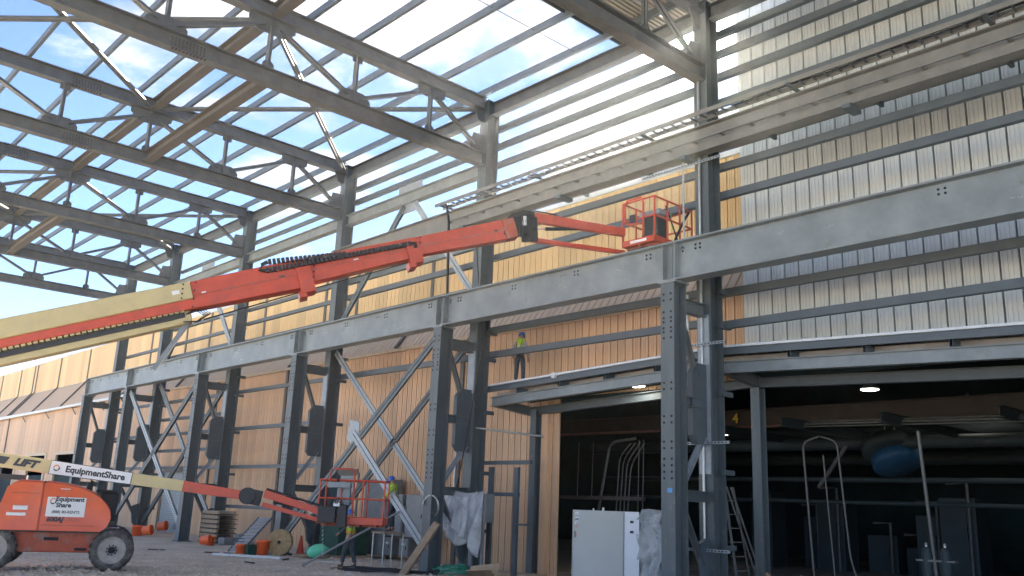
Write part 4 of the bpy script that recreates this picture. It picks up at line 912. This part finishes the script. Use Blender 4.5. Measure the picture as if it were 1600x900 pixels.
F3 = frame((17.7, 13.86, 9.0), (1, 0, 0))
B2_ = bpy.data.objects.new('platform', None); col.objects.link(B2_); B2_.parent = RL; B2_.location = V((17.7, 13.86, 9.0))-RL.location
basket(F3, 0, 1.7, -.02, 1.1, B2_, .028, 1.25)
MB(F3).tube([(-.02, .35, .2), (-.02, .35, 1.15), (-.02, .42, 1.3), (-.02, .9, 1.3), (-.02, 1.0, 1.2), (-.02, .98, .75), (-.02, .9, .62), (-.02, .4, .55)], .03, 8).build('entry_gate', 'orange', B2_)
MB(F3).box(.35, .8, .15, .7, .1, .85).build('console', 'black', B2_, .02)
MB(F3).box(.3, .85, .05, .75, .85, 1.0).build('control_box', 'grey_cab', B2_, .02)
MB(F3).box(.1, .7, .3, 1.0, -.35, -.06).build('rotator', 'black', B2_, .03)
MB(F3).tube([(.9, .0, .2), (1.2, -.03, .75), (1.5, -.03, 1.15)], .035, 6).tube([(1.0, -.03, .2), (.5, .0, 1.1)], .022, 6).build('diagonal_strap', 'hose', B2_)
MB(F3).box(-.015, -.005, .25, .8, .05, .12).build('toe_sticker', 'sticker', B2_)
MB(F3).box(-.03, -.01, .62, .82, .62, .86).build('manual_holder', 'hose', B2_)

# ------------------------------------------------------------------ people
def person(label, feet, head_deg, J, top='hiviz', sleeve='lime', vest=True, scale=1.0):
    Rm = Matrix.Translation(feet) @ Matrix.Rotation(math.radians(head_deg), 4, 'Z') @ Matrix.Scale(scale, 4)
    R3 = Matrix.Rotation(math.radians(head_deg), 4, 'Z') @ Matrix.Scale(scale, 4)
    root = thing('person', label, 'person', feet)
    def skin(name, m, chains, sub=2):
        vs = []; es = []; rad = []; idx = {}
        for ch_ in chains:
            pr = None
            for key, p, r_ in ch_:
                if key in idx: i = idx[key]
                else:
                    i = len(vs); vs.append(tuple(R3 @ V(p))); rad.append(r_); 
                    if key: idx[key] = i
                if pr is not None: es.append((pr, i))
                pr = i
        me = bpy.data.meshes.new(name); me.from_pydata(vs, es, []); me.materials.append(M[m])
        o = bpy.data.objects.new(name, me); col.objects.link(o); o.parent = root
        sk = o.modifiers.new('skin', 'SKIN'); sk.use_smooth_shade = True
        for i, (a_, b2_) in enumerate(rad):
            me.skin_vertices[0].data[i].radius = (a_*scale, b2_*scale)
            me.skin_vertices[0].data[i].use_root = (i == 0)
        ss_ = o.modifiers.new('subsurf', 'SUBSURF'); ss_.levels = sub; ss_.render_levels = sub
        return o
    g = J.get
    pel = g('pel', (0, 0, .93)); ch = g('chest', (0, .0, 1.28)); nk = g('neck', (0, .0, 1.46)); hd = g('head', (0, .04, 1.60))
    body = [[('pel', pel, (.12, .1)), ('waist', tuple((V(pel)+V(ch))/2), (.115, .09)), ('chest', ch, (.135, .1)), ('neck', nk, (.055, .055)), ('h0', tuple(V(hd)+V((0, -.01, -.05))), (.062, .07)), ('hd', hd, (.078, .09)), ('h2', tuple(V(hd)+V((0, -.01, .07))), (.065, .075))]]
    sleeves = []; trou = [[('pel', pel, (.13, .11)), ('w', tuple(V(pel)+V((0, 0, .08))), (.125, .1))]]
    boots = []
    for s_, k in ((-1, 'L'), (1, 'R')):
        sh = g('sh'+k, (s_*.185, ch[1], ch[2]+.1)); el = g('el'+k, (s_*.26, ch[1]-.02, ch[2]-.18)); hn = g('hn'+k, (s_*.27, ch[1]+.1, ch[2]-.42))
        hp = (s_*.1+pel[0], pel[1], pel[2]-.05); kn = g('kn'+k, (s_*.12, .03, .5)); an = g('an'+k, (s_*.12, 0, .09)); to = g('to'+k, tuple(V(an)+V((s_*.02, .17, -.05))))
        d = (V(hn)-V(el)).normalized(); sdv = d.cross(V((0, 0, 1))); sdv = sdv.normalized() if sdv.length > .1 else V((1, 0, 0))
        up_ = sdv.cross(d)
        body.append([('chest', ch, 0), (k+'s', sh, (.062, .062)), (k+'e', el, (.042, .042)), (k+'w', tuple(V(hn)-d*.02), (.027, .03)), (k+'p', tuple(V(hn)+d*.05), (.036, .018))])
        for f in range(4):
            b0 = V(hn)+d*.08+sdv*(.03-.02*f); l_ = (.07, .08, .075, .058)[f]
            body.append([(k+'p', 0, 0), (k+'f%d' % f, tuple(b0), (.010, .010)), (k+'g%d' % f, tuple(b0+d*l_*.5-up_*.015), (.009, .009)), (k+'t%d' % f, tuple(b0+d*l_*.85-up_*.04), (.008, .008))])
        body.append([(k+'p', 0, 0), (k+'th', tuple(V(hn)+d*.03+sdv*.05), (.011, .011)), (k+'tt', tuple(V(hn)+d*.07+sdv*.07-up_*.01), (.009, .009))])
        body.append([('pel', pel, 0), (k+'h', hp, (.085, .085)), (k+'k', kn, (.055, .06)), (k+'a', an, (.04, .045)), (k+'to', to, (.04, .03))])
        sleeves.append([('c', ch, (.14, .105)), (k+'s', sh, (.073, .073)), (k+'e', el, (.056, .056)), (k+'w', tuple(V(hn)-d*.05), (.042, .042))])
        trou.append([('pel', pel, 0), (k+'h', hp, (.105, .1)), (k+'k', kn, (.078, .078)), (k+'a', tuple(V(an)+V((0, 0, .03))), (.062, .066))])
        boots.append([[(k+'a', tuple(V(an)+V((0, 0, .06))), (.055, .055)), (k+'b', tuple(V(an)+V((0, -.02, -.03))), (.052, .056)), (k+'t', to, (.05, .04))]])
    # fill placeholders: chains re-use named joints
    skin('body', 'skin', body)
    skin('shirt', sleeve, [[('c', ch, (.14, .105)), ('wa', tuple(V(pel)+V((0, 0, .12))), (.13, .105))], [('c', ch, 0), ('n', tuple(V(nk)-V((0, 0, .05))), (.08, .075))]]+sleeves)
    skin('trousers', 'jeans', trou)
    for bt in boots: skin('boot', 'boot', bt, 1)
    if vest:
        vc = V(ch); vp = V(pel)+V((0, 0, .1)); ax = (vc-vp).normalized()
        prof = [(0, .16, .125), (.15, .158, .123), (.3, .168, .13), (.42, .17, .125), (.5, .12, .1)]
        mb = MB(R3); vs = []; n_ = 16
        for t_, a_, b2_ in prof:
            c_ = vp+ax*t_
            vs += [c_+V((math.cos(2*PI*j/n_)*a_, math.sin(2*PI*j/n_)*b2_, 0)) for j in range(n_)]
        mb.add(vs, [[i*n_+j, i*n_+(j+1) % n_, (i+1)*n_+(j+1) % n_, (i+1)*n_+j] for i in range(len(prof)-1) for j in range(n_)], True)
        me = mb.mesh('vest'); me.materials.append(M[top]); vo = bpy.data.objects.new('vest', me); col.objects.link(vo); vo.parent = root
        so_ = vo.modifiers.new('solid', 'SOLIDIFY'); so_.thickness = .008
        def band(t0, t1, a_, b2_, m, nm):
            mb = MB(R3); vs = []
            for t_ in (t0, t1): vs += [vp+ax*t_+V((math.cos(2*PI*j/n_)*a_, math.sin(2*PI*j/n_)*b2_, 0)) for j in range(n_)]
            mb.add(vs, [[j, (j+1) % n_, n_+(j+1) % n_, n_+j] for j in range(n_)], True)
            me = mb.mesh(nm); me.materials.append(M[m]); o = bpy.data.objects.new(nm, me); col.objects.link(o); o.parent = root; q_ = o.modifiers.new('solid', 'SOLIDIFY'); q_.thickness = .006
        band(.02, .07, .172, .137, 'stripe', 'orange_band'); band(.2, .24, .174, .139, 'silver', 'reflective_band')
        for s_ in (-1, 1):
            mb = MB(R3); mb.tube([vp+V((s_*.12, -.14, 0)), vc+V((s_*.08, -.145, -.02)), vc+V((s_*.1, -.06, .2)), vc+V((s_*.1, .08, .18)), vc+V((s_*.05, .145, -.02)), vp+V((s_*.13, .14, 0))], .014, 6)
            me = mb.mesh('harness_strap'); me.materials.append(M['strap']); o = bpy.data.objects.new('harness_strap', me); col.objects.link(o); o.parent = root
    # face and helmet
    H = V(hd); tilt = g('tilt', 0); Hm = R3 @ Matrix.Translation(H) @ Matrix.Rotation(math.radians(-tilt), 4, 'X')
    def hp_(name, m, mb, smooth=True):
        me = mb.mesh(name); me.materials.append(M[m]); o = bpy.data.objects.new(name, me); col.objects.link(o); o.parent = root; return o
    mb = MB(Hm); mb.bar((0, .085, -.005), (0, .115, -.03), .02, .03, (0, 0, 1), .03, .02); hp_('nose', 'skin', mb)
    for s_ in (-1, 1):
        mb = MB(Hm); mb.lathe((s_*.032, .083, .015), [(0, .012), (.009, .008), (.011, 0)], 8, (0, 1, 0)); hp_('eye', 'dark', mb)
        mb = MB(Hm); mb.lathe((s_*.082, -.005, 0), [(0, .012), (.02, .008), (.024, 0)], 8, (s_, 0, 0)); hp_('ear', 'skin', mb)
    mb = MB(Hm); mb.box(-.025, .025, .085, .092, -.06, -.053); hp_('mouth', 'redink', mb)
    mb = MB(Hm); mb.lathe((0, 0, .035), [(.118, 0), (.116, .02), (.11, .06), (.09, .105), (.055, .13), (0, .14)], 20); 
    mb.add([(.118*math.cos(a_)*1.0, .118*math.sin(a_)+(.05*max(0, math.sin(a_))), .035+dz) for dz in (0, .012) for a_ in [2*PI*j/20 for j in range(20)]], [[j, (j+1) % 20, 20+(j+1) % 20, 20+j] for j in range(20)]+[list(range(20))])
    hp_('hard_hat', 'hat', mb)
    mb = MB(Hm); mb.bar((0, -.1, .08), (0, .1, .1), .02, .16); 
    return root
# the body chains re-use joints by key, so placeholders are never read
gw = gz(15.9, 24.48)
person('worker in lime vest and blue hard hat standing on the ground behind the lift basket', (15.95, 24.5, gw+.02), 15, dict(
    elL=(-.24, .12, 1.12), hnL=(-.16, .36, 1.02), elR=(.26, .08, 1.1), hnR=(.28, .3, .98), head=(0, .06, 1.59), chest=(0, .02, 1.27), knL=(-.13, .1, .5), anL=(-.16, .12, .09), knR=(.13, .0, .5), anR=(.14, -.14, .09), tilt=12), 'hiviz', 'jeans')
person('worker in lime shirt, harness and blue hard hat raised above the grey cabinets', (17.36, 24.3, 1.12), 35, dict(
    elL=(-.26, .14, 1.13), hnL=(-.18, .34, 1.02), elR=(.27, .1, 1.12), hnR=(.2, .36, 1.06), head=(0, .08, 1.6), chest=(0, .03, 1.28), knL=(-.12, .12, .52), anL=(-.12, .02, .09), knR=(.12, .04, .5), tilt=22), 'hiviz', 'lime')
person('worker in grey shirt, lime vest and blue hard hat standing on the canopy roof', (19.75, 21.05, cz(21.05)+.01), -70, dict(
    elL=(-.27, -.04, 1.08), hnL=(-.24, .04, .84), elR=(.27, -.02, 1.08), hnR=(.25, .1, .86), head=(0, .07, 1.59), chest=(0, .02, 1.28), knL=(-.13, .04, .5), anL=(-.13, .0, .09), knR=(.12, .03, .5), anR=(.12, .04, .09), tilt=25), 'hiviz', 'shirt', scale=1.0)
LD = thing('work_platform', 'low scaffold step under the raised worker behind the basket', 'platform', (17.3, 24.4, 0))
MB().box(16.9, 17.75, 24.05, 24.75, 1.06, 1.11).build('deck', 'wood', LD)
for x in (16.95, 17.7):
    for y in (24.1, 24.7): MB().tube([(x, y, 0), (x, y, 1.06)], .022, 6).build('leg', 'pipe', LD)

# ------------------------------------------------------------------ electrical cabinets and things by the wall
def cabinet(lab, x0, x1, y0, y1, z0, z1, n_=1, m='grey_cab'):
    c_ = thing('electrical_cabinet', lab, 'cabinet', ((x0+x1)/2, (y0+y1)/2, z0), 'grey electrical cabinets')
    MB().box(x0, x1, y0, y1, z0, z1).build('casing', m, c_, .01)
    for i in range(n_):
        ya = y0+(y1-y0)*i/n_; yb = y0+(y1-y0)*(i+1)/n_
        d_ = MB().box(x0-.025, x0-.002, ya+.03, yb-.03, z0+.05, z1-.05).build('door', m, c_, .006)
        MB().box(x0-.05, x0-.026, ya+.08, ya+.11, (z0+z1)/2-.06, (z0+z1)/2+.06).build('handle', 'hose', d_)
        if z1-z0 < 1.0: MB().box(x0-.03, x0-.026, (ya+yb)/2-.08, (ya+yb)/2+.08, z1-.22, z1-.16).build('label', 'sticker', d_)
    return c_
cabinet('tall grey electrical cabinet behind the lift basket', 19.9, 20.6, 28.3, 29.8, .1, 2.9)
cabinet('mid-height grey cabinet below the raised worker', 19.9, 20.5, 27.25, 28.1, .85, 2.35)
cabinet('mid-height grey cabinet next to the front column', 19.9, 20.5, 25.95, 27.05, .85, 2.35, 1)
cabinet('small grey box below the raised worker', 19.85, 20.4, 27.75, 28.2, .15, .78)
cabinet('small grey box next to the front column', 19.85, 20.4, 26.7, 27.25, .15, .78)
o = MB().box(19.9, 20.5, 25.8, 28.25, .76, .84).box(19.95, 20.05, 25.85, 25.95, 0, .76).box(19.95, 20.05, 28.1, 28.2, 0, .76).build('cabinet_rack', 'craneb'); solo(o, 'rusty rack carrying the mid-height cabinets', 'rack')
for i, (y, z0, z1) in enumerate(((25.6, 0, 3.0), (25.4, 0, 2.7))): o = MB().tube([(20.3, y, z0), (20.3, y, z1)], .04, 8).build('conduit', 'pipe'); solo(o, f'{["thicker","thinner"][i]} upright conduit beside the cabinets', 'conduit')
# wrapped box on the tall column
WX = thing('wrapped_box', 'grey electrical box wrapped in torn plastic sheeting on a rack by the column', 'electrical box', (18.3, 21.5, 1.8))
MB().box(18.15, 18.5, 20.62, 22.3, 1.55, 2.4).build('box', 'grey_cab', WX, .01)
def drape(name, x, ya, yb, zt, zb, parent, seed, nx=16, nz=18, fall=None, m='plastic'):
    rnd = random.Random(seed); vs = []
    ph = [rnd.uniform(0, 6) for _ in range(8)]
    for j in range(nz+1):
        for i in range(nx+1):
            s_ = i/nx; t_ = j/nz; y = ya+(yb-ya)*s_
            zz = zt-(zt-(zb(s_) if callable(zb) else zb))*t_
            xx = x-.03-.16*t_*abs(math.sin(3.2*s_*PI+ph[0]+t_*1.4))-.05*math.sin(9*s_*PI+ph[1]+t_*3)*t_-.03*math.sin(17*s_+ph[2]+6*t_)
            vs.append((xx, y+.05*math.sin(5*t_+ph[3]+s_*3), zz+.04*math.sin(7*s_+ph[4])))
    mb = MB(); mb.add(vs, [(j*(nx+1)+i, j*(nx+1)+i+1, (j+1)*(nx+1)+i+1, (j+1)*(nx+1)+i) for j in range(nz) for i in range(nx)], True)
    o = mb.build(name, m, parent); q_ = o.modifiers.new('solid', 'SOLIDIFY'); q_.thickness = .004; return o
drape('plastic_sheet', 18.12, 22.5, 20.7, 2.45, lambda s_: 1.2-.35*math.sin(s_*PI*1.1)-(.75*ss(.72, .95, s_)), WX, 4)
drape('plastic_sheet', 18.02, 22.3, 21.2, 2.3, lambda s_: 1.5-.5*s_, WX, 9)
MB().box(18.2, 18.26, 21.25, 21.4, 0, 1.55).box(18.2, 18.26, 20.75, 20.85, 0, 1.55).build('leg', 'grey_cab', WX)
bent([(18.6, 22.75, 2.5), (18.6, 22.7, 4.55), (18.9, 22.0, 4.5), (20.6, 20.7, 4.33)], .035, 'pipe', 'bent_conduit', 'bent conduit rising from the wrapped box and crossing to the corner post', 'conduit')
RK = thing('support_rack', 'dark steel strut frame standing in front of the orange wall', 'rack', (19.2, 21, 0))
for y, z1 in ((21.6, 3.27), (20.4, 3.25)): MB().box(19.15, 19.25, y-.09, y+.09, 0, z1).build('post', 'girt', RK)
for z, a_, b2_ in ((3.4, 19.8, 22.3), (2.42, 20.3, 21.7)): MB().box(19.14, 19.26, a_, b2_, z-.06, z+.06).build('rail', 'girt', RK)
MB().box(19.14, 19.26, 19.85, 20.35, 1.5, 1.56).build('rail', 'girt', RK)
# white cabinet in the near foreground
WC = thing('control_cabinet', 'large light grey control cabinet with a white switch side and warning stickers', 'cabinet', (17.1, 15.1, 0))
ca = V((16.61, 15.53, 0)); cbv = V((17.52, 14.66, 0)); cc_ = V((17.66, 14.3, 0)); dd = (cbv-ca).normalized(); nn = V((-.68, -.73, 0)); nn = (nn-dd*nn.dot(dd)).normalized()
top = 2.03
def quadbox(p, q_, dep, z0, z1): return [p+V((0, 0, z0)), q_+V((0, 0, z0)), q_+V((0, 0, z1)), p+V((0, 0, z1))]
bk = -nn*.55
def prism4(p, q_, back, z0, z1):
    mb = MB(); vs = [p, q_, q_+back, p+back]; vs = [v+V((0, 0, z)) for z in (z0, z1) for v in vs]
    return mb.add(vs, [(0, 1, 2, 3), (4, 5, 6, 7), (0, 1, 5, 4), (1, 2, 6, 5), (2, 3, 7, 6), (3, 0, 4, 7)])
prism4(ca, cbv-dd*.01, bk, .05, top).build('casing', 'cab', WC, .01)
prism4(cbv, cc_, bk, .05, top+.0).build('switch_side', 'cabw', WC, .01)
dp = prism4(ca+nn*.02+dd*.02, cbv-dd*.03+nn*.02, -nn*.018, .1, top-.03).build('door', 'cab', WC, .004)
fc = facing(ca+nn*.026, dd)
def cbx(x0, x1, z0, z1, m, nm, off=0, F_=None, par=None):
    F_ = F_ or fc; mb = MB(F_); mb.box(x0, x1, z0, z1, off, off+.003); return mb.build(nm, m, par or WC)
for z0, z1, m in ((1.93, 2.0, 'sticker'), (1.78, 1.88, 'sticker'), (1.70, 1.76, 'sticker'), (1.63, 1.68, 'redink')): cbx(.035, .115, z0-.02, z1-.02, m, 'warning_sticker', .001)
for z in (1.94, 1.955, 1.91): cbx(.045, .10, z-.01, z-.004, 'ink', 'sticker_print', .004)
text('DANGER', .022, fc @ Matrix.Translation((.075, 1.635, .006)), 'sticker', WC, 'sticker_lettering', .001)
for x in (.055, .095): cbx(x-.014, x+.014, 1.775, 1.83, 'ink', 'pictogram', .004)
cbx(.07, .1, 1.685, 1.72, 'ink', 'pictogram', .004)
cbx(.025, .045, 1.36, 1.52, 'ink', 'latch', .002); cbx(.05, .07, 1.38, 1.5, 'redink', 'sticker', .002)
fs_ = facing(cbv+nn*.002, (cc_-cbv))
for z in (1.79, 1.55):
    o = MB(fs_).box(.15, .24, z-.035, z+.025, 0, .006).build('switch_plate', 'ink', WC); MB(fs_).lathe((.195, z-.005, .006), [(.024, 0), (.022, .035), (0, .038)], 14, (0, 0, 1)).build('knob', 'hose', o)
MB().tube([ca+dd*.5+bk*.3+V((0, 0, top)), ca+dd*.5+bk*.3+V((0, 0, top+.05))], .02, 8).tube([ca+dd*.75+bk*.4+V((0, 0, top)), ca+dd*.75+bk*.4+V((0, 0, top+.08))], .03, 8).build('top_fitting', 'pipe', WC)
# plastic-wrapped cabinet beside it
C2 = thing('wrapped_cabinet', 'dark grey cabinet half covered in crumpled clear plastic beside the white cabinet', 'cabinet', (18.1, 14.1, 0))
MB().box(17.85, 18.6, 13.75, 14.3, .05, 2.0).build('casing', 'grey_cab', C2, .01)
mb = MB(); nx, nz = 16, 26; vs = []
for j in range(nz+1):
    for i in range(nx+1):
        s_ = i/nx; t_ = j/nz
        p = V((17.8, 14.36-.72*s_, 2.12-1.75*t_-.1*abs(s_-.5)*(1-t_)))
        o_ = .05*math.sin(6*s_+4*t_)+.04*math.sin(13*s_-9*t_)+.05*math.sin(21*t_+5*s_)+.03*math.sin(33*t_*s_+2)
        p.x -= .07+o_; p.y += .05*math.sin(9*t_)
        if s_ < .25: p.z = min(p.z, 1.95-.5*(.25-s_))
        vs.append(p)
mb.add(vs, [(j*(nx+1)+i, j*(nx+1)+i+1, (j+1)*(nx+1)+i+1, (j+1)*(nx+1)+i) for j in range(nz) for i in range(nx)], False)
o = mb.build('plastic_sheet', 'plastic', C2); q_ = o.modifiers.new('solid', 'SOLIDIFY'); q_.thickness = .004
o = MB().box(17.042, 17.048, 12.83, 12.97, 2.5, 2.6).build('tape', 'tapeb'); solo(o, 'strip of blue tape on the first crane column', 'tape')

# ------------------------------------------------------------------ things on the ground
def gbuild(x, y): return gz(x, y)
def bucket_(x, y, lab, r=.19, h=.36, tip=False, m='bucket'):
    g0 = gz(x, y); b_ = thing('bucket', lab, 'bucket', (x, y, g0), 'orange buckets')
    ax = (0, 0, 1) if not tip else (.7, -.7, .15); c_ = (x, y, g0) if not tip else (x, y, g0+r)
    MB().lathe(c_, [(0, 0), (r*.85, 0), (r*.98, h*.85), (r*1.06, h*.86), (r*1.06, h*.93), (r*1.0, h), (r*.93, h), (r*.8, .03), (0, .03)], 20, ax).build('pail', m, b_)
    if not tip: MB().tube([(x+r*math.cos(t_)*1.05, y, g0+h*.9-r*.8*math.sin(t_)*.9) for t_ in [PI*i/8 for i in range(9)]], .006, 5).build('handle', 'pipe', b_)
bucket_(17.28, 45.6, 'orange bucket stacked at the foot of the farthest visible rear column', .28, .5)
bucket_(17.4, 45.2, 'second orange bucket beside the farthest visible rear column', .24, .45, True)
bucket_(20.2, 50.3, 'orange bucket alone near the roller door', .26, .45, True)
bucket_(16.85, 37.3, 'orange bucket lying on its side by the second farthest front column', .2, .4, True)
bucket_(17.4, 37.6, 'orange bucket standing beside a lying one', .2, .38)
bucket_(15.65, 31.2, 'orange bucket standing next to the slatted ramp', .2, .38)
bucket_(16.25, 30.7, 'taller orange bucket between the tool box and the reel', .24, .52)
TB = thing('tool_box', 'grey-green tool box between the two orange buckets', 'tool box', (15.9, 30.85, gz(15.9, 30.85)))
MB().box(15.7, 16.05, 30.75, 31.1, 0, .3).box(15.68, 16.07, 30.73, 31.12, .3, .36).build('case', 'tarp', TB, .01); MB().tube([(15.78, 30.9, .36), (15.82, 30.9, .42), (15.95, 30.9, .42), (15.99, 30.9, .36)], .012, 6).build('handle', 'hose', TB)
CR = thing('cable_reel', 'round wooden cable reel leaning by the front column', 'cable reel', (16.8, 30.2, 0))
for off in (0, .35):
    MB().lathe((16.75+off*.6, 30.45+off*.7, .47), [(0, -.025), (.46, -.025), (.46, .025), (0, .025)], 28, (.62, .75, .05), False).build('flange', 'ply', CR)
MB().lathe((16.85, 30.57, .47), [(.22, -.17), (.22, .17)], 20, (.62, .75, .05)).build('drum', 'ply', CR)
MB().lathe((16.735, 30.43, .47), [(0, -.02), (.06, -.02), (.06, .0)], 12, (.62, .75, .05)).build('hub', 'dark', CR)
LR = thing('slatted_ramp', 'short ramp with dark cleats leaning up behind the buckets', 'ramp', (16.4, 32.2, 0))
ra = V((15.7, 32.3, .05)); WD = V((.73, -.68, 0)); rd = WD*.95+V((.35, .5, 1.25))
for s_ in (0, .5): MB().bar(ra+WD*s_, ra+WD*s_+rd, .04, .07).build('stringer', 'girt', LR)
for i in range(11): p = ra+rd*(i+.5)/11; MB().bar(p-WD*.02, p+WD*.52, .03, .085, rd).build('slat', 'galv', LR)
def plank(lab, a, b_, w_=.2, h=.05, m='wood', nm='timber'):
    a = V(a); b_ = V(b_); a.z += gz(a.x, a.y)+h/2; b_.z += gz(b_.x, b_.y)+h/2
    o = MB().bar(a, b_, w_, h).build(nm, m, None, .006); solo(o, lab, 'timber')
plank('long pale plank lying on the gravel in front of the buckets', (14.7, 31.3, .0), (15.9, 28.6, .0), .22, .07, 'pale')
plank('dark flat timber under the mint green float', (16.8, 29.4, 0), (18.0, 29.0, 0), .3, .12)
plank('short dark board beside the slatted ramp', (14.9, 32.5, 0), (15.6, 31.8, 0), .2, .04, 'craneb')
o = MB().bar((16.2, 22.0, -.05), (16.75, 21.15, 1.5), .2, .2).build('leaning_timber', 'wood', None, .015); solo(o, 'thick weathered timber leaning against the crane column', 'timber')
CN2 = thing('traffic_cone', 'red traffic cone behind the front column base', 'traffic cone', (17.75, 30.6, 0))
MB().lathe((17.75, 30.6, 0), [(.16, .03), (.15, .06), (.03, .7), (0, .71)], 16).build('cone', 'cone', CN2); MB().box(17.55, 17.95, 30.4, 30.8, 0, .035).build('base', 'cone', CN2)
BU = thing('float_ball', 'mint green oval float lying on the ground under the basket', 'float', (17.6, 28.6, 0))
MB().lathe((17.35, 28.75, .26), [(0, -.36), (.1, -.33), (.2, -.2), (.24, 0), (.21, .2), (.12, .32), (.05, .36), (.05, .42), (0, .42)], 20, (.75, -.6, .3)).build('shell', 'greenball', BU)
TP = thing('green_crate', 'dark green crate in shade behind the basket mount', 'crate', (18.6, 29.5, 0))
MB().box(18.1, 19.4, 28.6, 29.9, .1, 1.25).box(18.0, 19.5, 28.5, 30.0, 1.25, 1.3).build('box', 'tarp', TP, .01)
MB().box(18.0, 19.5, 28.5, 30.0, 0, .1).build('pallet', 'wood', TP)
# stacked pallets between the far columns
PS = thing('pallet_stack', 'dark slatted pallet stack between the columns near the farther bay', 'pallet stack', (18.2, 39.5, 0))
for k in range(7):
    for sx_ in (0,): MB().box(17.9, 18.9, 38.3, 39.9, .02+.2*k, .06+.2*k).build('slat', 'craneb', PS)
    MB().box(17.95, 18.05, 38.3, 39.9, .06+.2*k, .2+.2*k).box(18.7, 18.8, 38.3, 39.9, .06+.2*k, .2+.2*k).build('bearer', 'wood', PS)
o = MB().box(17.9, 18.5, 37.3, 37.9, 0, .3).box(18.6, 18.9, 37.4, 37.8, 0, .45).build('box', 'grey_cab', None, .02); solo(o, 'blue-grey boxes beside the dark pallet stack', 'box')
# steel pole, cables and scrap
o = MB().tube([(14.6, 25.0, gz(14.6, 25)+.03), (17.4, 23.6, 1.9)], .035, 8).build('leaning_pole', 'grey_cab'); solo(o, 'dark steel pole leaning up past the worker on the ground', 'pole')
rnd = random.Random(11)
for i in range(9):
    x0 = 15.4+rnd.uniform(-.3, .4); y0 = 23.9+rnd.uniform(-.3, .3); pts = []
    for j in range(8):
        x = x0+(1.4+rnd.uniform(-.1, .1))*j/7+.05*math.sin(j*1.7+i); y = y0-(2.0+.2*rnd.random())*j/7+.06*math.cos(j+i)
        pts.append((x, y, gz(x, y)+.03+.018*(i % 4)+.02*rnd.random()))
    o = MB().tube(pts, .022, 6).build('ground_cable', 'hose'); solo(o, f'{ORD[i]} black cable in the bundle by the leaning timber', 'cable', 'black cables on the ground')
for i in range(7):
    cx, cy = 17.6+rnd.uniform(-.2, .3), 21.3+rnd.uniform(-.3, .3); rr = rnd.uniform(.25, .45)
    pts = [(cx+rr*math.cos(t_)*1.2, cy+rr*math.sin(t_), gz(cx, cy)+.05+.09*rnd.random()+.03*i) for t_ in [2*PI*j/14*1.1 for j in range(15)]]
    o = MB().tube(pts, .018, 6).build('green_hose', 'green'); solo(o, f'{ORD[i]} loop of green hose heaped by the column foot', 'hose', 'green hose loops')
o = MB().plate([(17.7, 20.8, .02), (18.3, 20.2, .02), (18.35, 20.1, .42), (17.8, 20.75, .3)], (.6, .6, .2), .02).plate([(17.7, 20.8, .02), (18.3, 20.2, .02), (17.9, 20.0, .25), (17.4, 20.5, .2)], (.3, .3, .9), .02).build('cardboard', 'card'); solo(o, 'torn folded cardboard beside the green hose', 'cardboard')
for x, y, L_, a_, m_, lab in ((15.2, 24.3, .8, .3, 'wood', 'wooden lath on the gravel before the standing worker'), (14.6, 22.3, .35, 1.2, 'pale', 'short pale tube end lying before the black cables'), (16.9, 26.4, .9, 2.2, 'pipe', 'shiny metal offcut near the cabinets'), (15.4, 27.6, .5, .7, 'craneb', 'rusty bar offcut near the float ball'), (14.0, 26.9, .4, 1.9, 'hose', 'black hose scrap alone on open gravel'), (17.5, 20.3, .6, 2.6, 'wood', 'splintered board end by the cardboard'), (16.6, 33.3, .7, .2, 'pale', 'pale strip behind the slatted ramp'), (13.8, 33.5, .6, 2.9, 'craneb', 'rusty strip lying far out on the gravel')):
    z = gz(x, y)+.03
    o = MB().bar((x, y, z), (x+L_*math.cos(a_), y+L_*math.sin(a_), z+.01), .06, .04).build('scrap', m_)
    solo(o, lab, 'scrap', 'small scrap on the gravel')
hoop = MB().tube([(17.0+.02*i, 21.95+.28*math.cos(t_), 2.0+.3*math.sin(t_)) for i, t_ in enumerate([2*PI*j/16 for j in range(15)])], .03, 8).build('conduit_loop', 'pipe'); solo(hoop, 'white looped conduit tied to the crane column', 'conduit')

# ------------------------------------------------------------------ thin haze volume added to imitate lens glare
HZ = bpy.data.materials.new('glare_haze'); HZ.use_nodes = True; ht = HZ.node_tree; ht.nodes.remove(ht.nodes['Principled BSDF'])
pv = ht.nodes.new('ShaderNodeVolumePrincipled'); pv.inputs['Color'].default_value = (.95, .93, .9, 1); pv.inputs['Density'].default_value = .0002; pv.inputs['Anisotropy'].default_value = .8
ht.links.new(pv.outputs[0], ht.nodes['Material Output'].inputs['Volume'])
hb = MB().box(-60, 90, -40, 150, -1.2, 19).build('haze', HZ); hb['kind'] = 'stuff'; hb['label'] = 'thin haze volume added to imitate lens glare around the low sun'; hb['category'] = 'haze'
